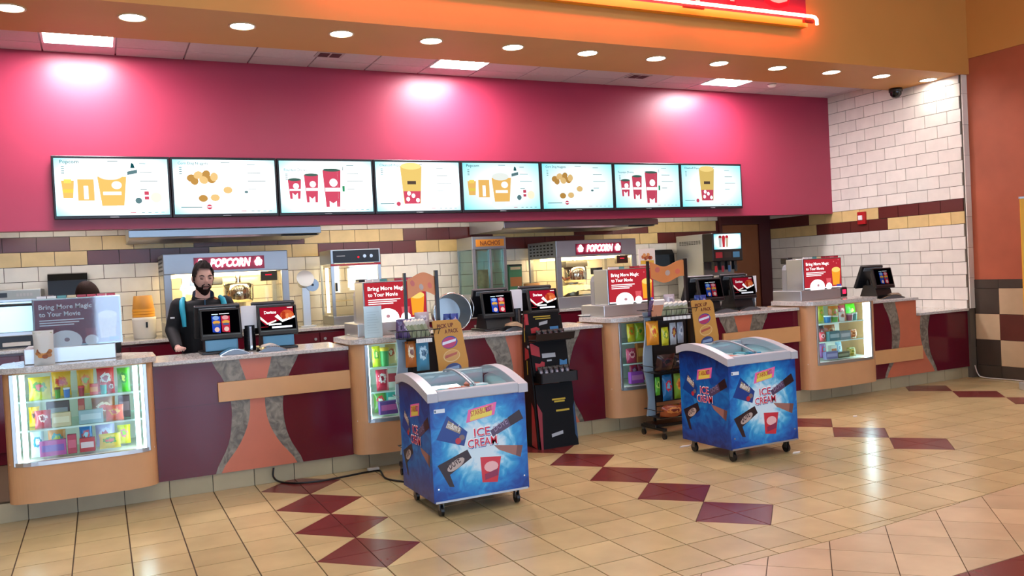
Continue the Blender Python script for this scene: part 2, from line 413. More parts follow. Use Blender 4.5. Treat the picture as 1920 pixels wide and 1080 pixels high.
# ---- plaster wall beyond the tiles, towards the lobby
PLS = MT('A8583C', .6, 0, .4, var=.10, nscale=2.5, bump=.2)
mb = MB(); mb.box(XPL, XPL+.2, -6, 7.05, 1.23, 3.995, PLS); wp = struct(mb, 'wall_plaster')
mb = MB(); mb.box(XPL-.012, XPL+.2, -6, 7.0, 3.995, 5.6, ORG); struct(mb, 'wall_header_side')
mb = MB(); mb.box(XPL+.01, XPL+.2, -6, 7.05, 0, 1.23, MT('3A3129', .8)); wn = struct(mb, 'wall_wainscot'); WM[wn] = Matrix()
DK = MT('453C34', .35, 0, .5, var=.08, rand=.05); BG = MT('BFA987', .35, 0, .5, var=.06, rand=.05); RB = MT('5B3027', .35, 0, .5, var=.06, rand=.05)
for j in range(0, 9):
    y1 = 7.04-j*.32+.0; y0 = y1-.32
    for k, (z0, z1) in enumerate(((0, .16), (.16, .48), (.48, .80), (.80, 1.12), (1.12, 1.23))):
        m = DK
        if k in (1, 3): m = BG if j % 2 else DK
        if k == 2: m = RB if j % 2 else BG
        h = round(z1-z0, 3)
        piece('wainscot_tile', ('wn', h, m.name), lambda q: q.box(-.158, .158, -.008, .012, -h/2+.002, h/2-.002, m), wn, (XPL+.0, (y0+y1)/2, (z0+z1)/2), (0, 0, -PI/2))
# ---- door in the back wall
BR = MT('4A1A1C', .4); DM = MT('8A5230', .45, 0, .4, var=.08, nscale=4)
dr = thing('door_1', None, None, (9.3, YBK, 0), kind='structure')
mb = MB(); x0 = W(1335, 470, Y=10.5).x; x1 = W(1352, 470, Y=10.5).x; x2 = W(1423, 470, Y=10.5).x
zt = W(1390, 421, Y=10.5).z
mb.box(8.78, x1+.02, 10.47, 10.6, 0, 2.42, BR); mb.box(x2, XR-.01, 10.47, 10.6, 0, 2.42, BR); mb.box(x1+.02, x2, 10.47, 10.6, zt, 2.42, BR); mb.build('door_frame', dr)
mb = MB(); mb.box(x1+.022, x2-.002, 10.50, 10.545, .01, zt-.004, DM, .004); dl = mb.build('door_leaf', dr)
mb = MB(); mb.cyl((x1+.09, 10.5, 1.05), (x1+.09, 10.45, 1.05), .012, MT('B8B4AA', .25, 1), 12); mb.box(x1+.08, x1+.2, 10.44, 10.455, 1.04, 1.06, MT('B8B4AA', .25, 1), .004); mb.build('door_handle', dl)
# ---- tiled toe base below the counters
TK = MT('A89C7C', .4, 0, .5, var=.08, nscale=4, rand=.06)
mb = MB(); mb.box(-3, XR, YP+.03, YP+.09, 0, .14, MT('55503F', .8)); bb = struct(mb, 'baseboard_front'); WM[bb] = Matrix()
for i in range(-12, 27):
    x0 = GX+i*T; w = min(T, XR-x0)
    if w < .05: continue
    w = round(w, 3)
    piece('base_tile', ('bt', w), lambda m: m.box(-w/2+.003, w/2-.003, -.008, .01, 0.001, .139, TK), bb, (x0+w/2, YP+.028, 0))
# ---- entrance glazing of the lobby behind the viewer: the daylight that shines in the panels
mb = MB(); FRM = MT('3C3A38', .4, .6)
mb.box(-8, 13, -6.2, -6.0, 0, 5.6, MT('8C6A50', .7)); struct(mb, 'wall_entrance')
for k, (x0, x1) in enumerate(((-4.3, -3.1), (-2.8, -1.6), (-.1, 1.1), (1.4, 2.6), (5.4, 6.6), (6.9, 8.1))):
    w = thing('window_%d_offscreen' % (k+1), None, None, ((x0+x1)/2, -6, 0), kind='structure')
    mb = MB(); mb.box(x0, x1, -5.99, -5.97, .25, 3.1, EM('BFDCFF', 11)); mb.build('pane_offscreen', w)
    mb = MB()
    for a, b, c, d in ((x0-.06, x0, .15, 3.2), (x1, x1+.06, .15, 3.2), (x0, x1, .15, .25), (x0, x1, 3.1, 3.2), (x0, x1, 2.2, 2.26)): mb.box(a, b, -6, -5.94, c, d, FRM)
    mb.build('window_frame', w)
# ---- lobby ceiling with its own light panels
mb = MB(); mb.box(-8, 13, -6.2, 7.0, 5.6, 5.7, MT('C8B9A0', .9)); struct(mb, 'ceiling_lobby')
mb = MB(); mb.box(-8.1, -8, -6.2, 10.6, 0, 5.6, MT('9A6B4A', .8)); struct(mb, 'wall_left')
for k, (x, y) in enumerate([(x, y) for x in (-4, -.5, 3, 6.5) for y in (-3, .5, 4)]):
    t = thing('lobby_light_offscreen', 'square recessed light panel in the high lobby ceiling', 'ceiling light', (x, y, 5.6), group='lobby ceiling lights')
    mb = MB(); mb.box(x-.34, x+.34, y-.34, y+.34, 5.57, 5.6, MT('E8E8E8', .5), .01); mb.build('frame', t)
    mb = MB(); mb.box(x-.3, x+.3, y-.3, y+.3, 5.56, 5.575, EM('F6F4F4', 34)); mb.build('diffuser_offscreen', t)
# ================================================================ LAMPS OF THE SERVICE SIDE
for k, (x0, x1) in enumerate(lightcells):
    t = thing('ceiling_light', ['bright square light panel above the menu screens by the cashier', 'bright square light panel over the fourth and fifth menu screens', 'bright square light panel near the tiled wall end of the bulkhead'][k], 'ceiling light', ((x0+x1)/2, 8.555, ZC), group='square panels in the dropped ceiling')
    mb = MB(); y0, y1 = 8.26, 8.85
    for a, b, c, d in ((x0, x0+.02, y0, y1), (x1-.02, x1, y0, y1), (x0+.02, x1-.02, y0, y0+.02), (x0+.02, x1-.02, y1-.02, y1)): mb.box(a, b, c, d, ZC-.012, ZC+.01, MT('EEEEEE', .4))
    mb.build('frame', t); mb = MB(); mb.box(x0+.02, x1-.02, y0+.02, y1-.02, ZC-.006, ZC+.01, EM('FFF2F8', 95)); mb.build('diffuser', t)
dlx = [-.507, .347, 1.213, 2.096, 2.987, 3.867, 4.754, 5.627, 6.486, 7.34, 8.248, 9.139, 10.046]
proto = None
for k in range(13):
    loc = (-.49+.8435*k, 7.365, ZS)
    if proto is None:
        t = proto = thing('downlight', 'round recessed downlight in the orange header above the counter', 'downlight', loc, group='row of downlights in the orange header')
        mb = MB(); mb.lathe([(.112, 0), (.112, -.006), (.098, -.008), (.094, -.002)], MT('C9B08A', .4), 28, loc, caps=False); mb.build('trim_ring', t)
        mb = MB(); mb.lathe([(.001, -.003), (.095, -.003)], EM('FFF8F0', 60), 28, loc, caps=False); mb.build('lamp_disc', t)
    else: copy_tree(proto, loc)
# fluorescent battens hidden behind the bulkhead, over the back counter
for x in (-.40, 2.93, 3.85, 7.5):
    t = thing('batten_light', 'slim strip light under the low ceiling behind the red bulkhead', 'strip light', (x, 9.6, 2.42), group='strip lights behind the bulkhead')
    mb = MB(); mb.box(x-.44, x+.44, 9.53, 9.67, 2.39, 2.42, MT('E8E8E8', .4)); mb.build('housing', t)
    mb = MB(); mb.box(x-.42, x+.42, 9.55, 9.65, 2.37, 2.39, EM('FFF2E2', 34)); mb.build('tube', t)
# ================================================================ COUNTERS
MARO = MT('5E1424', .12, 0, .36, var=.04, nscale=3); SAL = MT('C66E50', .3, 0, .5, var=.05, nscale=6)
BAR = MT('D4A06A', .3, 0, .5, var=.04, nscale=5); STN = STONE('5E564A', '948C7C', 14); GRAN = STONE('A9A7A2', 'D6D3CE', 70, .14)
STEEL = MT('C2C6C8', .36, .85); STEELD = MT('77797A', .35, 1); ALU = MT('BFC4C6', .35, .9); BLK = MT('0C0C0E', .35); BLKM = MT('101012', .6); WHT = MT('E9E9E6', .5)
CHROME = MT('D8D8D8', .12, 1); DGREY = MT('3A3D40', .5)
zs = [1.035, .88, .70, .525, .35, .145]
Lm = [-.335, -.254, -.207, -.211, -.249, -.35]; Ls = [-.126, -.083, -.058, -.079, -.158, -.305]
Rs = [.130, .086, .059, .074, .148, .290]; Rm = [.347, .264, .207, .203, .241, .34]
def curve(xs, c, d, sgn, z0, z1, n=16):
    out = []
    for k in range(n+1):
        z = z0+(z1-z0)*k/n
        for i in range(5):
            if zs[i] >= z >= zs[i+1] or (i == 0 and z > zs[0]) or (i == 4 and z < zs[5]):
                t = (zs[i]-z)/(zs[i]-zs[i+1])
                p0 = xs[max(i-1, 0)]; p1, p2 = xs[i], xs[i+1]; p3 = xs[min(i+2, 5)]
                x = .5*(2*p1+(p2-p0)*t+(2*p0-5*p1+4*p2-p3)*t*t+(3*p1-p0-3*p2+p3)*t**3); break
        out.append((c+x+sgn*d, z))
    return out
ZB = .14
def counter(name, label, xa, xb, c, d, bar, split=None, top=1.035, topr=None, xlow=None):
    t = thing(name, label, 'counter', ((xa+xb)/2, 7.4, 0))
    mb = MB()
    if xlow: mb.box(xa, xlow, YP+.012, 7.72, ZB, top, MARO); mb.box(xlow, xb, YP+.012, 7.72, ZB, topr, MARO)
    else: mb.box(xa, xb, YP+.012, 7.72, ZB, top, MARO)
    mb.build('counter_body', t)
    P = FRONT(0, YP+.012, 0)
    def ztop(x): return (topr if xlow and x > xlow else top)
    lm, ls = curve(Lm, c, d, -1, ZB, top), curve(Ls, c, d, -1, ZB, top)
    tr = topr if xlow else top
    rs, rm = curve(Rs, c, d, 1, ZB, tr), curve(Rm, c, d, 1, ZB, tr)
    if split:
        a = [p for p in lm if p[1] <= split]+[(lm[-1][0]+.0, split)][:0]; xs = [p[0] for p in lm if p[1] <= split][-1]
        mb = MB(); mb.slab(P, [(xa, ZB)]+a+[(xa, a[-1][1])], .012, MARO); mb.build('maroon_panel', t)
        b = [p for p in lm if p[1] >= a[-1][1]+.002]
        mb = MB(); mb.slab(P, [(xa, a[-1][1]+.004)]+[(a[-1][0], a[-1][1]+.004)]+b+[(xa, top)], .012, MARO); mb.build('maroon_panel', t)
    else:
        mb = MB(); mb.slab(P, [(xa, ZB)]+lm+[(xa, top)], .012, MARO); mb.build('maroon_panel', t)
    mb = MB(); mb.slab(P, lm+ls[::-1], .008, STN); mb.build('stone_inlay', t)
    mid = ls+([(xlow, top), (xlow, topr)] if xlow else [])+rs[::-1]
    mb = MB(); mb.slab(P, mid, .009, SAL); mb.build('salmon_inlay', t)
    mb = MB(); mb.slab(P, rs+rm[::-1], .008, STN); mb.build('stone_inlay', t)
    mb = MB(); mb.slab(P, rm+[(xb, tr), (xb, ZB)], .012, MARO); mb.build('maroon_panel', t)
    if bar:
        mb = MB(); mb.box(bar[0], bar[1], YP-.028, YP-.001, bar[2], bar[3], BAR, .003); mb.build('rail_bar', t)
    return t
E1, E2, E3, E4, E5, E6, E7 = .335, 1.87, 2.87, 4.40, 5.40, 6.965, 8.06
counter('service_counter', 'maroon counter front with split left panel, tan rail and salmon hourglass, before the cashier', E1, E2, 1.104, 0, (.803, E2, .71, .865), split=.70)
counter('service_counter', 'maroon counter front with wide salmon hourglass behind the black display stand', E3, E4, 3.647, .168, None)
counter('service_counter', 'maroon counter front with tan rail, mostly behind the freezer beside the wheeled rack', E5, E6, 6.19, 0, (5.884, E6, .69, .86))
counter('service_counter', 'maroon counter front stepping down to a low ledge at the tiled wall', E7, XR, 8.76, .115, (E7, 8.935, .317, .48), topr=.84, xlow=8.88)
def slab_top(x0, x1, z1, label, th=.032, y0=7.045, y1=7.74):
    mb = MB(); mb.box(x0, x1, y0, y1, z1-th, z1, GRAN, .006); return solo(mb, 'countertop', label, 'countertop')
slab_top(E1+.002, E2-.002, 1.068, 'grey granite top on the counter where the cashier leans')
slab_top(E3+.002, E4-.002, 1.068, 'grey granite top on the counter behind the black display stand')
slab_top(E5+.002, E6-.002, 1.068, 'grey granite top holding the two terminals next to the soda fountain')
slab_top(E7+.002, 8.885, 1.068, 'grey granite top holding the single terminal by the tiled wall')
slab_top(8.888, XR-.012, .876, 'low granite ledge against the tiled wall')
# ================================================================ DISPLAY CASES
CASE = MT('CE9C6E', .38, 0, .4, var=.05, nscale=4)
GL = GLASS('F2FFFF', .92)
def foot(xc, hw, b=.17, n=3.6, N=34, inset=0):
    P = []
    for k in range(N+1):
        a = PI*k/N; c, s_ = math.cos(a), math.sin(a)
        P.append((xc-(hw-inset)*math.copysign(abs(c)**(2/n), c), YP-(b-inset)*abs(s_)**(2/n)))
    return P
def yfront(xc, hw, x, b=.17, n=3.6): return YP-b*max(0, 1-abs((x-xc)/hw)**n)**(1/n)
ZW0, ZW1 = .43, 1.075; SHELF = (.448, .665, .873)
def display_case(label, xa, xb, ww, tubes, tstr, slablabel, top=True):
    xc, hw = (xa+xb)/2, (xb-xa)/2-.002
    t = thing('display_case', label, 'display case', (xc, 7.2, .15))
    F = foot(xc, hw); back = [(xb-.002, 7.55), (xa+.002, 7.55)]
    mb = MB(); mb.prism(F+back, (.15, ZW0), CASE); mb.build('base', t)
    for sg in (-1, 1):
        Q = [p for p in F if (p[0]-xc)*sg >= ww]; Q.sort(key=lambda p: (abs(p[0]-xc), -p[1]))
        ye = yfront(xc, hw, xc+sg*ww)
        Q = [(xc+sg*ww, ye)]+sorted([p for p in F if (p[0]-xc)*sg > ww+.002], key=lambda p: p[1])
        Q += [(xc+sg*hw, 7.55), (xc+sg*(hw-.02), 7.55), (xc+sg*(hw-.02), YP-.02), (xc+sg*ww, ye+.03)]
        mb = MB(); mb.prism(Q, (ZW0, ZW1), CASE); mb.build('side_panel', t)
    mb = MB(); mb.box(xc-hw+.02, xc+hw-.02, 7.5, 7.55, ZW0, ZW1, WHT); mb.build('back_panel', t)
    mb = MB(); mb.box(xc-hw+.02, xc+hw-.02, YP-.1, 7.5, ZW0, ZW0+.012, WHT); mb.build('case_floor', t)
    N = 18; xs = [xc-ww+.012+(2*ww-.024)*k/N for k in range(N+1)]
    mb = MB(); a = [Vector((x, yfront(xc, hw, x)+.012, ZW0+.02)) for x in xs]
    mb.loft([a, [p+Vector((0, 0, ZW1-ZW0-.03)) for p in a]], GL, False, closed=False); mb.build('curved_glass', t)
    mb = MB()
    for sg in (-1, 1):
        x = xc+sg*ww; y = yfront(xc, hw, x-.005*sg); mb.box(x-.028*(sg > 0)-.0, x+.028*(sg < 0), y-.012, y+.02, ZW0-.012, ZW1, ALU, .004)
    for za, zb in ((ZW0-.015, ZW0+.015),):
        o = [(x, yfront(xc, hw, x)-.008) for x in xs]; i = [(x, yfront(xc, hw, x)+.016) for x in xs]; mb.prism(o+i[::-1], (za, zb), ALU)
    mb.build('metal_frame', t)
    for z in SHELF[1:]:
        o = [(x, yfront(xc, hw, x)+.04) for x in xs]; mb = MB(); mb.prism(o+[(xs[-1], 7.49), (xs[0], 7.49)], (z-.008, z), GLASS('E4FFF8', .8)); sh = mb.build('glass_shelf', t)
        mb = MB(); e = [(x, y-.004) for x, y in o]; mb.prism(e+o[::-1], (z-.011, z+.002), MT('DFF6F2', .3)); mb.build('shelf_lip', sh)
    for sg, off in tubes:
        x = xc+sg*(ww-.03-off); y = yfront(xc, hw, x)+.045
        mb = MB(); mb.cyl((x, y, ZW0+.02), (x, y, ZW1-.01), .017, EM('DDFBFF', tstr), 12); mb.build('light_tube', t)
    s = [(p[0]*1.0, p[1]-.035) for p in foot(xc, hw+.028)]
    mb = MB(); mb.prism(s+[(xb+.026, 7.46), (xb-.17, 7.66), (xa+.17, 7.66), (xa-.026, 7.46)], (1.085, 1.125), GRAN); mb.prism([(p[0], p[1]) for p in foot(xc, hw)]+[(xb-.03, 7.5), (xa+.03, 7.5)], (1.0755, 1.0855), CASE)
    solo(mb, 'countertop', slablabel, 'countertop')
    return xc, hw
def TB(*a): return a
C1 = display_case('curved glass candy case lit by white tubes, under the frosted glass box', -.66, E1, .45, [(-1, 0), (-1, .05), (1, 0), (1, .05)], 11, 'raised bow-fronted stone top under the frosted glass box')
C2 = display_case('curved glass candy case under the acrylic notice, beside the first candy rack', E2, E3, .40, [(-1, 0), (1, 0)], 15, 'raised bow-fronted stone top holding the acrylic notice')
C3 = display_case('dim curved glass candy case behind the rack of hanging bags', E4, E5, .40, [(-1, 0)], 6, 'raised bow-fronted stone top behind the rack of hanging bags')
C4 = display_case('brightly lit curved glass candy case next to the low ledge counter', E6, E7, .43, [(-1, 0), (1, 0), (1, .04)], 14, 'raised bow-fronted stone top between the last two counters')
# ================================================================ PACKS
def bag(mb, c, w, h, d, mat, rz=0, tilt=0, n=7, m=9, crimp=None):
    """pillow pack standing on c: crimped flat ends, swollen middle"""
    A = []; B = []
    for j in range(m+1):
        v = -1+2*j/m; ra = []; rb = []
        for i in range(n+1):
            u = -1+2*i/n; e = max(0, 1-abs(v)**3.2)*max(0, 1-abs(u)**2.6)
            wv = w*(1-.05*(1-abs(v)**2)); t_ = d*.5*e**.6+.0015
            wr = .004*math.sin(5*u+3*v)*(1-e)
            ra.append(Vector((u*wv/2, -t_+wr, (v+1)*h/2))); rb.append(Vector((u*wv/2, t_+wr, (v+1)*h/2)))
        A.append(ra); B.append(rb)
    M = RZ(c, rz, tilt)
    mb.loft(A, mat, False, M, True, False); mb.loft([r[::-1] for r in B], mat, False, M, True, False)
    if crimp:
        for z in (.0, h*.93): mb.box(-w/2, w/2, -.002, .002, z, z+h*.07, crimp, 0, M)
def cart(mb, c, w, h, d, mat, band=None, rz=0, tilt=0):
    M = RZ(c, rz, tilt); mb.box(-w/2, w/2, -d/2, d/2, 0, h, mat, .003, M)
    if band: mb.box(-w*.42, w*.42, -d/2-.0012, -d/2, h*.3, h*.72, band, 0, M)
def jar(mb, c, r, h, mat, lid):
    mb.lathe([(r*.8, 0), (r*.86, .004), (r, h*.8), (r, h*.82)], mat, 16, c); mb.lathe([(r*1.06, h*.82), (r*1.06, h*.97), (r*.95, h)], lid, 16, c)
SHN = ('bottom', 'middle', 'top'); used_lab = {}
def pk(case, place, sh, x0, x1, yt, kind, cols, desc, row=0, dz=0):
    """one pack in a case from its pixel span; depth from the shelf it stands on"""
    xc, hw = case; xm = (x0+x1)/2; Y = yfront(xc, hw, W(xm, 740, Y=7.0).x)+.10+row*.14; z = SHELF[sh]+(.012 if sh == 0 else 0)+dz+.001
    a, b = W(x0, yt, Y=Y), W(x1, yt, Y=Y); w = b.x-a.x; h = max(.05, a.z-z); c = Vector(((a.x+b.x)/2, Y, z))
    h = min(h, (SHELF+(1.065,))[sh+1]-z-.012)
    mb = MB(); m = PACK(*cols) if kind == 'bag' else MT(cols[0], .3)
    if kind == 'bag': bag(mb, c, w, h, min(.07, w*.35), m, random.uniform(-.12, .12), -.06); nm, cat = 'candy_bag', 'candy bag'
    elif kind == 'box': cart(mb, c, w, h, .05, MT(cols[0], .35), MT(cols[1], .35), random.uniform(-.05, .05)); nm, cat = 'candy_box', 'candy box'
    else: jar(mb, c, w/2, h, m, MT(cols[1], .4)); nm, cat = 'candy_tub', 'candy tub'
    lab = '%s on the %s shelf of %s' % (desc, SHN[sh], place)
    solo(mb, nm, lab, cat, 'packs in '+place)
p1 = 'the tube-lit case'
for a in [(2, 52, 94, 709, 'bag', ('D8D020', '5FA02A', 'D2402A'), 'yellow candy bag with a green emblem'), (2, 95, 132, 697, 'bag', ('F0C040', 'E2602A', 'C8202A'), 'tall yellow and orange candy bag', 1),
          (2, 102, 113, 727, 'jar', ('4C9A38', '7A3A2A'), 'small green tub'), (2, 118, 131, 727, 'jar', ('3C78C8', 'D8E4F0'), 'small blue tub'), (2, 143, 175, 694, 'bag', ('F2B83A', 'F08028', '90B838'), 'orange and yellow candy bag', 1),
          (2, 146, 158, 724, 'jar', ('A83048', 'E04050'), 'small crimson tub'), (2, 168, 184, 720, 'box', ('D84A38', 'E89A58'), 'small red carton'), (2, 180, 213, 690, 'bag', ('D82038', 'F4E8E8', 'A01028'), 'red and white candy bag', 1),
          (2, 187, 200, 718, 'jar', ('4AB0B0', 'C02830'), 'small teal tub'), (2, 201, 215, 716, 'bag', ('B81830', 'E8D8D8', '801020'), 'small twisted red pack'), (2, 218, 242, 687, 'bag', ('48B82C', '2E8A1E', 'D8E860'), 'bright green candy bag'),
          (1, 53, 74, 764, 'bag', ('F2B81E', 'E88A18', '5A2A10'), 'golden yellow candy bag', 1), (1, 64, 95, 771, 'bag', ('B8182A', 'E8C8C0', '8A0E1C'), 'dark red candy bag'), (1, 86, 130, 754, 'box', ('3A2A2E', '8A8A90'), 'dark brown chocolate carton', 1),
          (1, 97, 133, 775, 'box', ('CFC09A', 'E4DCC0'), 'cream open carton'), (1, 146, 158, 748, 'box', ('C0403A', 'D88068'), 'slim red carton', 1), (1, 147, 193, 770, 'box', ('8CB0BC', 'B8D0D8'), 'pale blue flat carton'), (1, 171, 216, 747, 'bag', ('9A5A2C', 'E8C8A0', 'D04030'), 'brown and red candy bag', 1),
          (1, 197, 231, 761, 'bag', ('E85018', 'F0B030', 'C83010'), 'bright orange candy bag'), (1, 221, 243, 742, 'box', ('3A2028', '6A5058'), 'tall dark brown carton', 1),
          (0, 56, 82, 808, 'bag', ('C8E0E8', '2E8AA0', 'F0F4F4'), 'white and teal candy bag'), (0, 89, 123, 805, 'bag', ('E89048', '48A0A0', 'C8D848'), 'orange and teal candy bag', 1), (0, 74, 124, 828, 'box', ('B84AA0', '7A5AB8'), 'long pink and purple carton'),
          (0, 126, 143, 815, 'box', ('B82850', 'D86080'), 'magenta carton'), (0, 148, 173, 799, 'bag', ('2E7AC0', 'D02838', 'A8D8F0'), 'blue and red candy bag', 1), (0, 149, 178, 822, 'box', ('C02038', 'E8D8E0'), 'red carton with a white band'),
          (0, 178, 215, 795, 'bag', ('A8A0D0', 'C8C8E8', 'B03858'), 'pale lilac candy bag', 1), (0, 185, 226, 815, 'bag', ('E8D028', '58A030', 'D85028'), 'yellow candy bag with green lettering'), (0, 219, 244, 798, 'bag', ('D8D030', 'E878A0', '88C030'), 'yellow and pink candy bag', 1)]:
    pk(C1, p1, a[0], a[1], a[2], a[3], a[4], a[5], a[6], *(a[7:]))
p2 = 'the case by the acrylic notice'
for a in [(2, 697, 712, 650, 'bag', ('C8D830', '58A030', 'E8E088'), 'yellow green candy bag'), (2, 712, 728, 652, 'jar', ('48A058', 'E8D048'), 'small green tub'), (2, 722, 742, 646, 'bag', ('E8C890', 'C86040', 'F0E8D0'), 'cream candy bag', 1),
          (1, 704, 728, 694, 'bag', ('D03048', 'F0E0E0', 'A01830'), 'red and white candy bag'), (1, 724, 745, 690, 'box', ('E0D8D0', 'C04050'), 'white carton', 1),
          (0, 700, 724, 735, 'bag', ('68A048', 'D84040', 'F0F0E8'), 'green and red candy bag', 1), (0, 710, 744, 753, 'box', ('6A4890', 'C060A0'), 'purple carton'), (0, 724, 746, 734, 'box', ('48A8A0', 'E0E8E0'), 'teal carton', 1)]:
    pk(C2, p2, a[0], a[1], a[2], a[3], a[4], a[5], a[6], *(a[7:]))
p3 = 'the dim case'
for a in [(2, 1175, 1190, 605, 'bag', ('E8C830', 'E88028', '88B030'), 'yellow candy bag'), (2, 1190, 1207, 604, 'bag', ('A8C830', 'E8D048', '58A030'), 'lime candy bag'), (1, 1174, 1192, 654, 'bag', ('B83A58', 'E8A0A8', '902840'), 'rose candy bag'), (1, 1192, 1208, 640, 'box', ('A86030', 'D8A050'), 'brown carton'),
          (0, 1180, 1196, 681, 'bag', ('C02848', '8A3A70', 'E0A8B8'), 'crimson candy bag', 1), (0, 1180, 1204, 698, 'box', ('A050B8', 'D088C8'), 'violet carton'), (0, 1196, 1212, 682, 'bag', ('B83050', '782850', 'D890A8'), 'dark pink candy bag', 1)]:
    pk(C3, p3, a[0], a[1], a[2], a[3], a[4], a[5], a[6], *(a[7:]))
p4 = 'the ledge-side case'
for a in [(2, 1532, 1545, 575, 'bag', ('D8D040', '98B030', 'E8A040'), 'yellow candy bag', 1), (2, 1546, 1556, 592, 'jar', ('2E6AA0', 'D8E8F0'), 'small blue tub'), (2, 1553, 1572, 574, 'bag', ('E89038', '88A038', 'D85040'), 'orange and green candy bag', 1), (2, 1560, 1569, 592, 'jar', ('58A848', 'E8E8E0'), 'small green tub'),
          (2, 1571, 1584, 573, 'bag', ('C04058', 'E8A0A8', '903040'), 'rose candy bag', 1), (2, 1572, 1584, 585, 'bag', ('F0ECE8', 'D8A890', '8A4038'), 'white bag with a brown patch'), (2, 1585, 1604, 570, 'bag', ('50D828', '38A820', 'C8F080'), 'bright green candy bag', 1), (2, 1588, 1597, 588, 'jar', ('A05068', 'D8C8D0'), 'small plum tub'), (2, 1598, 1605, 586, 'jar', ('58A098', 'D8E8E8'), 'small sea green tub'),
          (1, 1533, 1545, 611, 'bag', ('4A3A40', 'A04048', 'D8D0D0'), 'dark candy bag', 1), (1, 1536, 1547, 623, 'bag', ('D85058', 'F0D8D8', 'A03038'), 'red and white candy bag'), (1, 1545, 1566, 610, 'bag', ('C06038', 'E8B070', '904028'), 'copper candy bag', 1), (1, 1551, 1572, 622, 'box', ('58808A', 'A8C0C8'), 'slate blue carton'), (1, 1572, 1592, 621, 'box', ('788890', 'B0B8C0'), 'grey carton'), (1, 1591, 1606, 618, 'bag', ('C86830', 'E8A868', '984820'), 'orange brown candy bag'),
          (0, 1535, 1550, 645, 'bag', ('B878C0', 'E05068', '68A8D8'), 'lilac and red candy bag', 1), (0, 1546, 1568, 660, 'box', ('7A78A8', 'A8A8D0'), 'grey violet carton'), (0, 1555, 1566, 648, 'box', ('F0F0EA', 'E88048'), 'small white carton', 1), (0, 1567, 1590, 661, 'box', ('5A6048', '98A080'), 'olive carton'), (0, 1567, 1578, 641, 'bag', ('A8C8E0', 'E8F0F4', '88A8C8'), 'pale blue candy bag', 1), (0, 1588, 1604, 652, 'bag', ('A89830', 'D8C860', '788028'), 'mustard candy bag')]:
    pk(C4, p4, a[0], a[1], a[2], a[3], a[4], a[5], a[6], *(a[7:]))
# ================================================================ ICE CREAM FREEZERS
def ICEPRINT():
    m = MT('1B6FB8', .3, 0, .5).copy(); nt = m.node_tree; b = nt.nodes['Principled BSDF']
    tc = nt.nodes.new('ShaderNodeTexCoord'); nz = nt.nodes.new('ShaderNodeTexNoise'); nz.inputs['Scale'].default_value = 9; nz.inputs['Detail'].default_value = 6; nz.inputs['Distortion'].default_value = 1.5
    mp = nt.nodes.new('ShaderNodeMapping'); mp.inputs['Location'].default_value = (0, 0, -1.20); mp.inputs['Scale'].default_value = (2.6, .0, 2.6)
    nt.links.new(tc.outputs['Object'], mp.inputs[0]); ln = nt.nodes.new('ShaderNodeVectorMath'); ln.operation = 'LENGTH'; nt.links.new(mp.outputs[0], ln.inputs[0])
    nt.links.new(tc.outputs['Object'], nz.inputs['Vector'])
    ad = nt.nodes.new('ShaderNodeMath'); ad.operation = 'MULTIPLY_ADD'; nt.links.new(nz.outputs['Fac'], ad.inputs[0]); ad.inputs[1].default_value = -.75; nt.links.new(ln.outputs['Value'], ad.inputs[2])
    cr = nt.nodes.new('ShaderNodeValToRGB'); e = cr.color_ramp.elements; e[0].position = 0; e[0].color = lin('CFE8F4'); e[1].position = 1; e[1].color = lin('0A1E62')
    for p, c in ((.14, '7CC8E8'), (.30, '2E9AD2'), (.50, '1572BE'), (.72, '0E4698')): n = e.new(p); n.color = lin(c)
    nt.links.new(ad.outputs[0], cr.inputs[0]); nt.links.new(cr.outputs[0], b.inputs['Base Color']); return m
ICE = ICEPRINT(); RIM = MT('B4B8C0', .35); RIMI = MT('8F949C', .4)
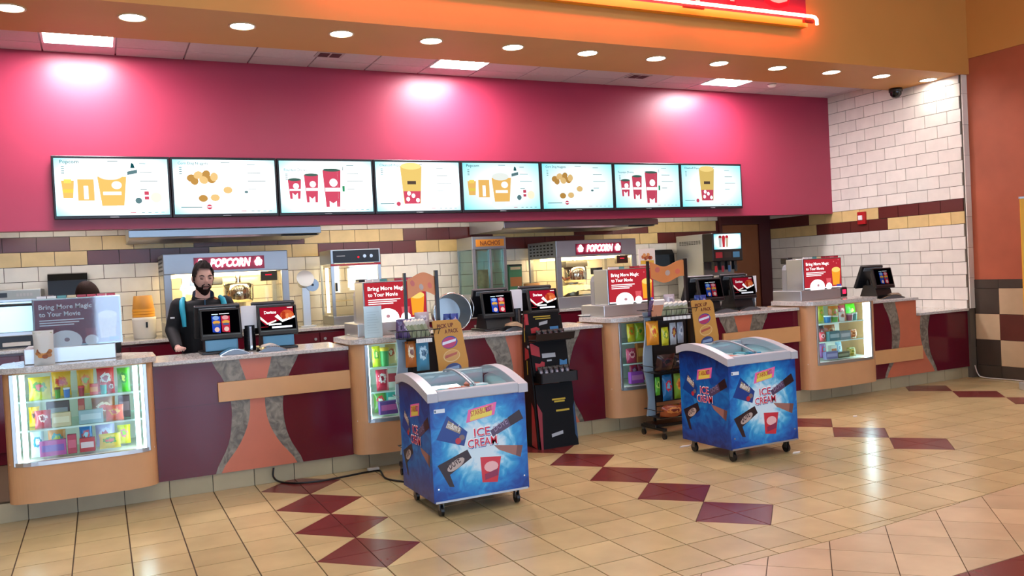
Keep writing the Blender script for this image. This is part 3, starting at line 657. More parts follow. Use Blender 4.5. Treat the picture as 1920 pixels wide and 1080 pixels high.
def freezer_print(mb, P, w, h, side=False):
    c = lambda x: MT(x, .3)
    sx = w/.70
    def q(pts): return [(a*w, b*h) for a, b in pts]
    # red pack on pink, blue bag, dark bars, tan bar, red pouch
    mb.pg(P, q([(.36, .75), (.66, .80), (.69, .93), (.39, .88)]), c('E86AA8'), 1); mb.pg(P, q([(.40, .765), (.63, .80), (.65, .905), (.42, .87)]), c('E6D45A'), 2)
    mb.txt(P, 'STARBURST', .415*w, .81*h, .036, c('B0352A'), 3, w=.16*sx, rot=.16, bold=.01); mb.pg(P, q([(.57, .835), (.64, .85), (.645, .90), (.575, .885)]), c('E070A0'), 3)
    mb.pg(P, q([(.17, .85), (.37, .66), (.33, .52), (.05, .62)]), c('143C86'), 1); mb.pg(P, q([(.18, .80), (.31, .70), (.29, .65), (.15, .73)]), c('9A8C78'), 2)
    mb.txt(P, "m&m's", .155*w, .735*h, .042, c('E8E4DC'), 3, w=.10*sx, rot=-.42, bold=.015); mb.disc(P, .27*w, .58*h, .03*w, .03*w, c('B82A34'), 3, 12); mb.disc(P, .31*w, .61*h, .03*w, .028*w, c('7A6A68'), 2, 12)
    mb.pg(P, q([(.61, .64), (.93, .82), (.97, .72), (.63, .57)]), c('54405E'), 1); mb.pg(P, q([(.80, .75), (.93, .82), (.97, .72), (.83, .66)]), c('2A161C'), 2); mb.txt(P, 'DOVE', .66*w, .62*h, .04, c('9C8CA8'), 3, w=.11*sx, rot=.44)
    mb.pg(P, q([(.64, .485), (.95, .44), (.92, .32), (.69, .43)]), c('9C6C62'), 1); mb.pg(P, q([(.89, .45), (.95, .44), (.92, .32), (.87, .345)]), c('6E4A48'), 2)
    mb.pg(P, q([(.05, .36), (.36, .48), (.40, .39), (.17, .25), (.21, .12), (.16, .13)]), c('2A1A20'), 1); mb.disc(P, .235*w, .345*h, .10*w, .045*h, c('B8A8A0'), 2, 16, .5); mb.txt(P, 'DOVE', .175*w, .30*h, .05, c('3A2A2E'), 3, w=.09*sx, rot=.5, bold=.02)
    if not side:
        mb.pg(P, q([(.49, .38), (.71, .36), (.66, .10), (.50, .12)]), c('CC3040'), 1); mb.disc(P, .60*w, .27*h, .075*w, .055*h, c('E8B8B8'), 2, 14); mb.pg(P, q([(.53, .20), (.67, .24), (.67, .17), (.53, .14)]), c('8A2A50'), 3)
        mb.rect(P, .04*w, .885*h, .15*w, .925*h, c('D8E4EC'), 2); mb.rect(P, .045*w, .893*h, .06*w, .917*h, c('4A6A80'), 3)
    for dx, dz, m, l in ((.003, -.006, c('2A4A9A'), 3), (-.0, 0, c('FFFFFF'), 4)):
        mb.txt(P, 'ICE', .52*w+dx, .60*h+dz, .062, m, l, 'C', .022, w=.125*sx, rot=.03); mb.txt(P, 'CREAM', .52*w+dx, .495*h+dz, .062, m, l, 'C', .022, w=.225*sx, rot=.03)
    mb.txt(P, 'ICE', .52*w, .603*h, .054, c('D41C3E'), 5, 'C', .006, w=.116*sx, rot=.03); mb.txt(P, 'CREAM', .52*w, .498*h, .054, c('D41C3E'), 5, 'C', .006, w=.214*sx, rot=.03)
def freezer(label, cx, cy, w=.71, d=.63):
    t = thing('ice_cream_freezer', label, 'freezer', (cx, cy, 0), group='chest freezers on the tiled floor')
    x0, x1 = -w/2, w/2; prof = []
    def arch(s): return .845+.098*math.sin(min(1, s/.72)*PI/2) if s <= .72 else .943-.035*((s-.72)/.28)**2
    N = 16; S = [k/N for k in range(N+1)]; yy = lambda s, e=0: -d/2-e+(d+2*e)*s
    def P3(x, y, z): return (x, y, z)
    MM = RZ((0, 0, 0))
    mb = MB(); a = [(yy(s), arch(s)-.055) for s in S]; poly = [(-d/2, .11)]+a+[(d/2, .11)]
    YZ = Matrix(((0, 0, 1, 0), (1, 0, 0, 0), (0, 1, 0, 0), (0, 0, 0, 1)))        # (y,z,x) -> world
    mb.box(x0, x1, -d/2, d/2, .11, .786, ICE)
    for xa, xb in ((x0, x0+.03), (x1-.03, x1)): mb.prism([(-d/2, .786)]+a+[(d/2, .786)], (xa, xb), ICE, YZ)
    mb.build('cabinet', t, world=False); mb = MB()
    for xa, xb in ((x0+.03, x0+.036), (x1-.036, x1-.03)): mb.prism([(-d/2+.02, .788)]+[(y_*.93, z_-.004) for y_, z_ in a]+[(d/2-.02, .788)], (xa, xb), MT('C8DCE0', .4), YZ)
    mb.build('liner', t, world=False)
    mb = MB(); freezer_print(mb, PL((x0, -d/2, .12), X3, Z3), w, .665); mb.build('front_print', t, world=False)
    mb = MB(); freezer_print(mb, PL((x0, d/2, .12), -Y3, Z3), d, .69, True); mb.build('side_print', t, world=False)
    mb = MB(); freezer_print(mb, PL((x1, -d/2, .12), Y3, Z3), d, .69, True); mb.build('side_print', t, world=False)
    e = .018
    for xa, xb in ((x0-e, x0+.055), (x1-.055, x1+e)):
        mb = MB(); o = [(yy(s, e), arch(s)) for s in S]; i = [(yy(s, e), arch(s)-.06) for s in S]; mb.prism(o+i[::-1], (xa, xb), RIM, YZ); mb.build('rim_end', t, world=False)
    mb = MB(); mb.box(x0+.054, x1-.054, -d/2-e+.001, -d/2+.05, .786, arch(.06)-.001, RIM, .008); mb.build('rim_front', t, world=False)
    mb = MB(); mb.box(x0+.054, x1-.054, d/2-.05, d/2+e, .787, arch(.98)-.001, RIM, .008); mb.build('rim_back', t, world=False)
    for k, (xa, xb, dz) in enumerate(((x0+.056, .02, -.012), (-.02, x1-.056, -.004))):
        mb = MB(); P = [s for s in S if .08 <= s <= .94]
        mb.loft([[Vector((xa, yy(s), arch(s)+dz)) for s in P], [Vector((xb, yy(s), arch(s)+dz)) for s in P]], GLASS('E4F8FA', 1, .02, .45), False, closed=False); gl = mb.build('sliding_glass_lid', t, world=False)
        mb = MB()
        for x in ((xb-.012,) if k == 0 else (xa,)):
            o = [(yy(s), arch(s)+dz+.006) for s in P]; i = [(yy(s), arch(s)+dz-.006) for s in P]; mb.prism(o+i[::-1], (x, x+.014), RIMI, YZ)
        mb.build('lid_edge', gl, world=False)
    mb = MB(); mb.box(x0+.05, x1-.05, -d/2+.06, d/2-.06, .792, .796, MT('BFE0E4', .4)); random.seed(int(cx*100))
    for k in range(14):
        cc = random.choice(['E8EEF0', '48B8C8', '2E8AB0', 'E07050', 'D8E8EC', '38A0B0'])
        mb.box(-.06, .06, -.035, .035, 0, .02, MT(cc, .35), .004, RZ((random.uniform(x0+.13, x1-.13), random.uniform(-d/2+.14, d/2-.14), .797+.0015*k), random.uniform(0, 3)))
    mb.build('stocked_tray', t, world=False)
    mb = MB(); mb.box(x0+.01, x1-.01, -d/2-.004, -d/2+.01, .105, .118, ALU); mb.build('bottom_trim', t, world=False)
    for i in (-1, 1):
        for j in (-1, 1):
            mb = MB(); cx_, cy_ = i*(w/2-.07), j*(d/2-.07)
            mb.box(cx_-.02, cx_+.02, cy_-.02, cy_+.02, .098, .11, STEELD); mb.box(cx_-.016, cx_-.012, cy_-.018, cy_+.018, .04, .1, STEELD); mb.box(cx_+.012, cx_+.016, cy_-.018, cy_+.018, .04, .1, STEELD)
            c_ = mb.build('caster', t, world=False)
            mb = MB(); mb.cyl((cx_-.011, cy_, .037), (cx_+.011, cy_, .037), .037, BLK, 18); mb.build('wheel', c_, world=False)
    mb = MB(); mb.disc(PL((x0+.035, -d/2, .2), X3, Z3), 0, 0, .006, .006, CHROME, 3); mb.disc(PL((x1-.035, -d/2, .2), X3, Z3), 0, 0, .006, .006, CHROME, 3); mb.build('screw_head', t, world=False)
freezer('blue ice cream chest freezer with curved glass lid, standing alone before the black display stand', 2.28, 5.61)
freezer('blue ice cream chest freezer with curved glass lid, next to the rack of hanging bags', 4.82, 5.63)
# ================================================================ CANDY RACKS
TAN = MT('C8944A', .5, 0, .3, var=.03); TANE = MT('A87840', .6); GBL = MT('8FA6B8', .45)
def rack(idx, label, xl, xr, px0, px1, gx0, gx1, yr, yp, zb, seed):
    """xl,xr posts; px0,px1 tan end panel; gx0,gx1 grey end panel"""
    t = thing('candy_rack', label, 'display rack', ((xl+xr)/2, yr, 0))
    mb = MB()
    mb.box(xl-.010, xl+.012, yr+.05, yr+.075, .12, 1.66, BLK); mb.build('post', t); mb = MB(); mb.box(xr-.014, xr+.014, yr+.02, yr+.05, .12, 1.67, BLK); mb.build('post', t)
    N = 20; mb = MB(); top = []; bot = []
    for k in range(N+1):
        s = k/N; x = xl+.014+(xr-xl-.028)*s; wv = .028*math.sin(s*2*PI*.95-.9 if idx == 2 else s*PI*1.5-1.2)*(1 if idx == 1 else -1)
        y = yr+.055-.03*s; top.append((x, 1.63+wv)); bot.append((x, 1.475+wv))
    P = PL((0, yr+.045, 0), X3, Z3); mb.slab(P, top+bot[::-1], .008, MT('D8884E', .35, 0, .5, var=.05)); h = mb.build('wave_header', t)
    mb = MB(); w = xr-xl
    for k, c in enumerate(('C86A60', 'B8A8A0', 'D8705A')): mb.disc(P, xl+w*(.22+.28*k), 1.555+.02*math.sin(2+k*2), w*.07, .026, MT(c, .4), 11, 14, .3)
    mb.build('header_print', h)
    # tan end panel with ovals
    zt = 1.262; mb = MB(); r = .03
    poly = [(px0+.015, zt-.001), (px0+r+.01, zt+.006), (px1-.05-r, zt+.002), (px1-.05, zt-r), (px1-.03, 1.1), (px1, .92), (px1-.005, .6), (px1-.03, .30), (px0+.06, .30), (px0+.05, .9)]
    P = PL((0, yp, 0), X3, Z3); mb.slab(P, poly, .008, TAN); tp = mb.build('end_panel', t)
    mb = MB(); cx = (px0+px1)/2; s = (px1-px0)/.30
    mb.txt(P, 'PICK UP', cx-.03*s, 1.205, .032, MT('6E2C18', .5), 11, 'C', .03, w=.135*s, rot=.05); mb.txt(P, 'A PACK', cx+.02*s, 1.160, .032, MT('6E2C18', .5), 11, 'C', .03, w=.115*s, rot=.05)
    mb.disc(P, cx+.0*s, 1.085, .067*s, .05, MT('30489A', .4), 11, 22, .15); mb.disc(P, cx-.004, 1.083, .060*s, .044, MT('B83A68', .4), 12, 22, .15); mb.pg(P, [(cx-.062*s, 1.065), (cx+.05*s, 1.09), (cx+.055*s, 1.112), (cx-.06*s, 1.088)], MT('DCE4F0', .4), 13)
    mb.disc(P, cx+.012*s, .975, .07*s, .05, MT('E0C48A', .4), 11, 22, .15); mb.disc(P, cx+.012*s, .977, .064*s, .044, MT('CF9E58', .4), 12, 22, .15); mb.pg(P, [(cx-.045*s, .955), (cx+.055*s, .985), (cx+.06*s, 1.005), (cx-.042*s, .98)], MT('B05A48', .4), 13)
    mb.disc(P, cx+.02*s, .865, .07*s, .05, MT('3A4A80', .4), 11, 22, .15); mb.pg(P, [(cx-.035*s, .855), (cx+.07*s, .865), (cx+.07*s, .895), (cx-.03*s, .88)], MT('88A8D0', .4), 12)
    mb.build('panel_print', tp)
    mb = MB(); Q = []
    for k in range(13):
        z = 1.18-.98*k/12; Q.append((gx0+.02*math.sin(k*.8)+.012, z))
    mb.slab(PL((0, yr+.02, 0), X3, Z3), Q+[(gx1+.01, .2), (gx1, 1.18)], .02, GBL); mb.build('grey_panel', t)
    mb = MB(); mb.box(xl-.0, xl+.04, yr+.08, yr+.1, .2, 1.2, BLKM); mb.box(gx1, px1-.06, yr+.085, yr+.1, .3, 1.15, MT('26262A', .6)); mb.build('back_panel', t)
    # wire basket on top, tray, hooks
    def wire(z0, z1, xa, xb, ya, yb_, n, name='wire_basket'):
        mb = MB(); r_ = .004
        for z in (z0, z1):
            e_ = 0 if z == z0 else .02
            c4 = [(xa-e_, ya-e_, z), (xb+e_, ya-e_, z), (xb+e_, yb_, z), (xa-e_, yb_, z), (xa-e_, ya-e_, z)]
            for p, q_ in zip(c4, c4[1:]): mb.cyl(p, q_, r_, BLK, 6)
        for k in range(n+1):
            x = xa+(xb-xa)*k/n; mb.cyl((x, ya, z0), (x+(x-(xa+xb)/2)*.06, ya-.02, z1), .0025, BLK, 5)
        mb.box(xa, xb, ya, yb_, z0-.004, z0, BLK); return mb.build(name, t)
    bx0, bx1 = gx0-.01, px0+.06
    wire(1.14, 1.20, bx0, bx1, yr-.16, yr+.04, 9); wire(.62, .68, gx0-.0, px0+.1, yr-.16, yr+.04, 8); wire(.20, .27, gx0+.02, px0+.12, yr-.18, yr+.04, 8)
    for k in range(7): xa = gx1+.03+(px0-gx1-.02)*k/7; mb = MB(); mb.box(xa, xa+(px0-gx1)/7*.8, yr-.165, yr-.161, 1.10, 1.132, WHT); mb.build('price_tag', t)
    for z in (1.10, .60):
        for k in range(4):
            x = gx0+.07+(px0+.0-gx0-.02)*k/3.2; mb = MB(); mb.tube([(x, yr+.09, z), (x, yr-.12, z), (x, yr-.13, z+.015)], .003, BLK, 6); mb.build('hook', t)
    # base with casters
    mb = MB(); mb.box(gx0+.02, px1-.04, yr-.1, yr+.1, .10, .13, BLK, .006)
    for i in (-1, 1): mb.box((gx0+.04 if i < 0 else px1-.1), (gx0+.08 if i < 0 else px1-.06), yr-.2, yr+.17, .075, .105, BLK, .006)
    mb.build('base_frame', t)
    for i in (gx0+.06, px1-.08):
        for j in (yr-.18, yr+.15):
            mb = MB(); mb.box(i-.012, i+.012, j-.012, j+.012, .055, .076, STEELD); c_ = mb.build('caster', t); mb = MB(); mb.cyl((i-.01, j, .028), (i+.01, j, .028), .028, BLK, 16); mb.build('wheel', c_)
    return t
RK = {1: dict(xl=2.235, xr=2.50, px0=2.355, px1=2.665, gx0=2.10, gx1=2.20, yr=6.52, yp=6.36), 2: dict(xl=4.70, xr=5.12, px0=5.0, px1=5.325, gx0=4.57, gx1=4.66, yr=6.62, yp=6.46)}
rack(1, 'wheeled candy rack with tan end panel behind the freezer that stands alone', zb=0, seed=1, **RK[1])
rack(2, 'wheeled candy rack with hanging bags beside the dim candy case', zb=0, seed=2, **RK[2])
def rk_bag(i, x, z0, w, h, cols, desc, dy=0., tilt=0, kind='bag'):
    r = RK[i]; mb = MB(); c = Vector((x, r['yr']-.085+dy, z0))
    if kind == 'bag': bag(mb, c, w*1.06, h*1.04, min(.12, w*.5), PACK(*cols), random.uniform(-.12, .12), tilt); nm, cat = 'candy_bag', 'candy bag'
    else: cart(mb, c, w, h, .03, MT(cols[0], .35), MT(cols[1], .35), random.uniform(-.08, .08), tilt); nm, cat = 'gum_pack', 'gum pack'
    solo(mb, nm, desc+(' on the rack behind the lone freezer' if i == 1 else ' on the rack beside the dim case'), cat, 'packs on the candy racks')
# upright packs in the top wire baskets
for i in (1, 2):
    r = RK[i]; x0 = r['gx0']; n = 6; gw = (r['px0']+.03-x0-.10)/n
    for k in range(n):
        mb = MB(); c = Vector((x0+.10+gw*(k+.5), r['yr']-.135+.008*k, 1.148)); M = RZ(c, .0, .38)
        M = M @ Matrix.Rotation(-.5 if i == 1 else -.35, 4, 'Y')
        mb.box(-gw*.42, gw*.42, -.014, .014, 0, .165 if i == 1 else .13, MT(['A8AE8C', '98A07C', 'B4B898'][k % 3], .4), .003, M); mb.box(-gw*.43, gw*.43, -.0145, .0145, .125 if i == 1 else .1, .166 if i == 1 else .131, MT('E4E4DA', .4), .003, M)
        solo(mb, 'gum_pack', 'upright grey-green gum pack on the rack '+('behind the lone freezer' if i == 1 else 'beside the dim case'), 'gum pack', 'upright gum packs in basket of rack %s' % ('by the lone freezer' if i == 1 else 'by the dim case'))
    for k, (dx, cols, d_) in enumerate(((.02, ('5A4A78', '8A7AA0', '3A3050'), 'small violet bag at the basket end'), (.06, ('7A6A98', 'D8D0E0', '4A4068'), 'small lilac bag in the basket'))):
        rk_bag(i, x0+dx, 1.145, .07, .15, cols, d_, -.02-.02*k, .25)
    for k, (dx, cols, d_) in enumerate(((-.03, ('28408A', '6A88C8', 'C8D0E8'), 'blue pack leaning behind the tan panel'), (.02, ('34489A', 'B8A8C8', '20306A'), 'dark blue pack leaning behind the tan panel'))):
        rk_bag(i, r['px1']-.06+dx, 1.13, .07, .17, cols, d_, .12-.03*k, .1)
    rk_bag(i, (r['xl']+r['xr'])/2-.02, 1.20, .12, .13, ('B8B0B8', 'D8D4DC', '9890A0'), 'pale grey pouch high in the basket', .09, 0)
mb = MB(); c = Vector((4.62, 6.47, 1.15)); M = RZ(c, -.15, .5); mb.box(-.05, .05, -.012, .012, 0, .17, MT('D89A78', .4), .004, M); mb.box(-.051, .051, -.0125, .0125, .12, .171, MT('F0E8E4', .4), .004, M); solo(mb, 'candy_box', 'peach and white carton in the basket of the rack beside the dim case', 'candy box')
for a in [(2, 4.615, .875, .125, .215, ('E09028', 'F0C838', 'D85A20'), 'large golden candy bag'), (2, 4.755, .86, .085, .165, ('C8C828', '78A028', 'E8E050'), 'yellow green candy bag'), (2, 4.85, .86, .075, .20, ('A8B0B8', '7A2A30', 'C89A40'), 'silver and red candy bag'), (2, 4.935, .87, .075, .19, ('8C98A8', 'B8C0CC', '687488'), 'silver grey candy bag'),
          (2, 4.68, .632, .20, .16, ('2E1418', '4A2028', '1A0C10'), 'large dark brown glossy bag', -.06, .3), (2, 4.85, .635, .17, .14, ('2A1418', 'C8C0C0', 'A82030'), 'dark glossy bag with a red spot', -.05, .35),
          (2, 4.645, .40, .06, .165, ('58B030', 'A8D858', '3A8020'), 'green candy bag'), (2, 4.755, .34, .115, .235, ('1E78B8', 'C8304A', '78C0E8'), 'large blue candy bag'), (2, 4.88, .345, .09, .23, ('90C038', 'F0B038', 'D86030'), 'lime and orange candy bag'), (2, 4.97, .34, .08, .22, ('78A830', 'E0C840', '487820'), 'leaf green candy bag'),
          (2, 4.72, .21, .22, .11, ('A85028', 'E09048', '782818'), 'copper foil bag in the lowest basket', -.07, .5), (2, 4.90, .212, .18, .12, ('B83038', '68A838', 'E8D8D0'), 'red and green bag in the lowest basket', -.06, .45),
          (1, 2.205, .905, .085, .20, ('B8682A', 'E8D0A0', '7A3A18'), 'brown and cream candy bag'), (1, 2.305, .87, .105, .23, ('4A90B0', 'B8DCE8', '2A5A78'), 'light blue candy bag'), (1, 2.20, .632, .13, .16, ('3A3028', 'E0C880', 'B03A28'), 'dark mixed candy bag', -.05, .3), (1, 2.34, .635, .12, .17, ('C8B8A0', '3A2A28', 'A83828'), 'cream and black candy bag', -.05, .3),
          (1, 2.22, .36, .11, .22, ('3A78A8', 'D8C8A8', '20486A'), 'steel blue candy bag'), (1, 2.35, .35, .10, .22, ('A84038', 'E8C890', '682018'), 'brick red candy bag'), (1, 2.27, .21, .24, .12, ('885028', 'D8A868', '5A2A18'), 'brown foil bag in the lowest basket', -.06, .45)]:
    rk_bag(*a)
# ================================================================ BLACK CARDBOARD DISPLAY STAND
BKC = MT('090708', .5, 0, .18); REDC = MT('A8242C', .4); YEL = MT('B8A02A', .5); BLU = MT('3A78A8', .4); LGT = MT('A8ACB0', .5)
t = thing('display_stand', 'tall black cardboard display stand with two trays, leaning on the maroon counter', 'display stand', (3.70, 6.9, 0))
YZs = Matrix(((0, 0, 1, 0), (1, 0, 0, 0), (0, 1, 0, 0), (0, 0, 0, 1)))
mb = MB(); mb.prism([(6.80, .0), (7.03, 0), (7.03, 1.0), (6.99, 1.2), (6.97, 1.2), (6.93, 1.02), (6.86, .60)], (3.50, 3.515), BKC, YZs); sd = mb.build('side_panel', t)
mb = MB(); PS = PL((3.50, 7.03, 0), -Y3, Z3)
mb.rect(PS, .06, 1.08, .075, 1.18, REDC); mb.pg(PS, [(.04, .80), (.13, .83), (.12, .9), (.05, .92)], REDC); mb.rect(PS, .075, .67, .09, .80, YEL); mb.rect(PS, .05, .97, .063, 1.1, YEL); mb.pg(PS, [(.10, .02), (.21, .0), (.17, .36), (.13, .42)], REDC); mb.rect(PS, .1, .92, .14, .94, LGT); mb.build('side_print', sd)
mb = MB(); mb.prism([(6.80, .0), (7.03, 0), (7.03, 1.0), (6.99, 1.2), (6.97, 1.2), (6.93, 1.02), (6.86, .60)], (3.875, 3.89), BKC, YZs); mb.build('side_panel', t)
def lean_panel(name, x0, x1, y0, z0, y1, z1, th=.012):
    mb = MB(); mb.prism([(y0, z0), (y0+th, z0), (y1+th, z1), (y1, z1)], (x0, x1), BKC, YZs); o = mb.build(name, t)
    v = Vector((0, y1-y0, z1-z0)); return o, PL((x0, y0, z0), X3, v), x1-x0, v.length
o, P, w, h = lean_panel('lower_panel', 3.515, 3.905, 6.775, .0, 6.845, .58)
mb = MB(); mb.rect(P, .16, .43, .30, .445, YEL); mb.rect(P, .18, .41, .29, .424, YEL); mb.rect(P, .19, .325, .33, .342, YEL); mb.pg(P, [(.12, .10), (.24, .12), (.24, .15), (.12, .13)], LGT); mb.pg(P, [(0, 0), (.02, 0), (.045, .33), (.0, .42)], MT('8A1C24', .4)); mb.pg(P, [(.39, .05), (.39, .4), (.37, .35), (.365, .1)], MT('1A3A5A', .4)); mb.build('lower_print', o)
mb = MB(); mb.box(3.545, 3.90, 6.745, 6.765, .60, .69, MT('191613', .45)); mb.box(3.545, 3.90, 6.765, 6.96, .60, .612, BKC); mb.box(3.532, 3.545, 6.745, 6.96, .60, .69, BKC); mb.box(3.90, 3.912, 6.745, 6.96, .60, .69, BKC); mb.build('tray', t)
o, P, w, h = lean_panel('middle_panel', 3.515, 3.895, 6.86, .66, 6.905, .965)
mb = MB(); mb.pg(P, [(.03, .05), (.12, .05), (.13, .12), (.10, .13), (.08, .11), (.03, .12)], REDC); mb.pg(P, [(.28, .06), (.36, .06), (.365, .13), (.33, .12), (.29, .135)], BLU); mb.rect(P, .11, .16, .25, .20, LGT); mb.rect(P, .155, .125, .205, .14, LGT); mb.pg(P, [(0, .2), (.09, .17), (.09, .26), (.02, .3), (0, .3)], REDC); mb.build('middle_print', o)
mb = MB(); mb.prism([(6.80, .985), (6.815, .98), (6.79, 1.045), (6.775, 1.05)], (3.53, 3.925), MT('1E1210', .45), YZs); mb.box(3.53, 3.90, 6.81, 6.96, .975, .985, BKC); mb.build('tray', t)
o, P, w, h = lean_panel('header_panel', 3.50, 3.86, 6.93, 1.03, 6.965, 1.235)
mb = MB(); mb.rect(P, .09, .165, .27, .174, YEL); mb.rect(P, .11, .145, .27, .154, YEL); mb.pg(P, [(.14, .085), (.23, .10), (.235, .13), (.145, .115)], LGT); mb.pg(P, [(.05, .02), (.14, .02), (.14, .06), (.11, .075), (.05, .065)], REDC); mb.pg(P, [(.25, .025), (.34, .03), (.34, .07), (.25, .07)], BLU); mb.pg(P, [(0, .1), (.035, .1), (.035, .2), (0, .2)], REDC); mb.build('header_print', o)
for k in range(6):
    mb = MB(); bag(mb, Vector((3.58+.055*k, 6.83, .615)), .06, .13, .03, PACK('1A1416', '5A5058', 'B8B0B8'), 0, -.15); solo(mb, 'chocolate_pouch', 'small dark glossy pouch in the lower tray of the black stand', 'pouch', 'pouches in the lower tray of the black stand')
for k in range(5):
    mb = MB(); bag(mb, Vector((3.60+.06*k, 6.875, .987)), .06, .09, .03, PACK('1A1416', '4A3038', '8A8088'), 0, -.1); solo(mb, 'chocolate_pouch', 'small dark pouch in the upper tray of the black stand', 'pouch', 'pouches in the upper tray of the black stand')
# ================================================================ MENU SCREENS
def SCREEN(name='scr', a='FFFFFF', b='90E0EC', s=1.9):
    m = D.materials.new('menu_screen'); m.use_nodes = True; nt = m.node_tree; nt.nodes.clear()
    tc = nt.nodes.new('ShaderNodeTexCoord'); mp = nt.nodes.new('ShaderNodeMapping'); mp.inputs['Location'].default_value = (-.76, 0, -.68); mp.inputs['Scale'].default_value = (1.45, 0, 1.36)
    ln = nt.nodes.new('ShaderNodeVectorMath'); ln.operation = 'LENGTH'; cr = nt.nodes.new('ShaderNodeValToRGB')
    cr.color_ramp.elements[0].position = .55; cr.color_ramp.elements[0].color = lin(a); cr.color_ramp.elements[1].position = 1.25 if False else 1.0; cr.color_ramp.elements[1].color = lin(b)
    e = nt.nodes.new('ShaderNodeEmission'); e.inputs[1].default_value = s; o = nt.nodes.new('ShaderNodeOutputMaterial')
    nt.links.new(tc.outputs['Generated'], mp.inputs[0]); nt.links.new(mp.outputs[0], ln.inputs[0]); nt.links.new(ln.outputs['Value'], cr.inputs[0]); nt.links.new(cr.outputs[0], e.inputs[0]); nt.links.new(e.outputs[0], o.inputs[0]); return m
SCR = SCREEN(); SCR2 = SCREEN(a='E2F8FA', b='7AD8E6', s=1.35)
def ink(c, s=1.15): return EM(c, s)
def cup(mb, P, cx, y0, w, h, c, l=2, band=None, foam=None):
    mb.pg(P, [(cx-w*.38, y0), (cx+w*.38, y0), (cx+w*.5, y0+h), (cx-w*.5, y0+h)], c, l)
    if band: mb.pg(P, [(cx-w*.36, y0+h*.3), (cx+w*.40, y0+h*.3), (cx+w*.44, y0+h*.5), (cx-w*.42, y0+h*.5)], band, l+1)
def menu(par, P, kind, s):
    parts = []
    def G(n): parts.append((n, MB())); return parts[-1][1]
    Q = PL(P.p(-.02, -.035), P.u, P.v, 1.28); mb = G('menu_lettering')
    dk = ink('1A6068', s*.5); gy = ink('6E9298', s*.6); or_ = ink('F0BC68', s*.85); rd = ink('C84A62', s*.85); wt = ink('FFFFFF', s*1.2)
    T = {'pop': 'Popcorn', 'nug': 'Corn Dog Nuggets', 'dri': 'Fountain Drinks', 'che': 'Cheetos® Popcorn'}[kind]
    ty = .50 if kind != 'dri' else .44
    mb.txt(P, T, .05, ty, .026 if kind != 'pop' else .034, dk, 2, 'L', .006)
    mb.rect(P, .46, ty+.02, .55, ty+.026, gy, 2)
    for k in range(4): mb.rect(P, .06, ty-.035-.02*k, .085, ty-.028-.02*k, gy, 2)
    for k in range(4): mb.rect(P, .72 if kind != 'pop' else .74, .50-.085*k-.02*(kind == 'che'), .80+.05*((k*7) % 3), .506-.085*k-.02*(kind == 'che'), gy, 2)
    for k in range(4): mb.rect(P, .64+.0*k, .02, .64+.05, .026, rd, 2); mb.rect(P, .74+.06*k, .02, .77+.06*k, .025, gy, 2)
    mb.rect(P, .615, .03, .617, .53, ink('DDF2F4', s), 2)
    P0, P = P, Q
    if kind == 'pop':
        mb = G('tub_picture'); cup(mb, P, .10, .16, .085, .13, or_, 2, ink('D8C050', s)); mb.rect(P, .075, .27, .125, .30, ink('E8D060', s), 2)
        mb = G('tub_picture'); mb.rect(P, .165, .14, .275, .30, or_, 2); mb.rect(P, .205, .15, .235, .25, wt, 3)
        mb = G('bucket_picture'); cup(mb, P, .40, .10, .20, .22, or_, 3); mb.disc(P, .43, .255, .035, .03, wt, 5); mb.rect(P, .335, .18, .46, .205, wt, 5); mb.disc(P, .39, .33, .085, .035, ink('E8EEE8', s*.9), 4); mb.disc(P, .36, .08, .07, .05, ink('E6F0F0', s), 2)
        P = P0; mb = G('combo_picture'); mb.pg(P, [(.63, .39), (.72, .41), (.72, .445), (.63, .425)], gy, 2); mb.pg(P, [(.66, .46), (.70, .46), (.69, .50), (.67, .51)], dk, 2)
        mb = G('drink_picture'); mb.rect(P, .775, .15, .815, .23, rd, 3); mb.rect(P, .775, .18, .815, .195, wt, 4); mb.disc(P, .72, .14, .03, .03, gy, 2); mb.disc(P, .88, .17, .05, .05, ink('EDE6C8', s), 2)
    if kind == 'nug':
        nb, nl = ink('B88A48', s*.85), ink('D8B478', s*.95)
        mb = G('nugget_picture'); mb.disc(P, .24, .27, .13, .075, wt, 2)
        for k, (x, y) in enumerate(((.15, .31), (.20, .335), (.26, .34), (.32, .32), (.17, .29), (.24, .295), (.30, .30))): mb.disc(P, x, y, .035, .03, nl if k % 2 else nb, 3+k % 2, 12, .5*k)
        mb = G('nugget_picture')
        for x, y, c in ((.23, .15, nb), (.32, .155, nl), (.42, .215, nl)): mb.disc(P, x, y, .035, .028, c, 3, 12)
        P = P0; mb = G('offer_badge'); mb.rect(P, .06, .065, .26, .073, gy, 2); mb.disc(P, .33, .07, .026, .026, rd, 2); mb.rect(P, .31, .066, .35, .076, wt, 3); mb.disc(P, .70, .22, .02, .012, gy, 2)
    if kind == 'dri':
        for cx, w, y0, h in ((.135, .11, .14, .16), (.275, .12, .11, .23), (.45, .155, .07, .31)):
            mb = G('drink_picture'); cup(mb, P, cx, y0, w, h, rd, 2); mb.disc(P, cx+.01, y0+h*.66, w*.22, w*.22, wt, 4); mb.rect(P, cx-w*.4, y0+h*.42, cx+w*.42, y0+h*.52, wt, 4); mb.pg(P, [(cx-w*.2, y0), (cx+w*.2, y0), (cx+w*.2, y0+.05), (cx, y0+.03), (cx-w*.2, y0+.05)], wt, 4); mb.disc(P, cx, y0+h, w*.48, .012, ink('4A6A60', s*.7), 5)
        P = P0; mb = G('bottle_picture'); mb.rect(P, .665, .22, .69, .28, ink('2E9060', s*.8), 2); mb.rect(P, .675, .45, .682, .49, gy, 2)
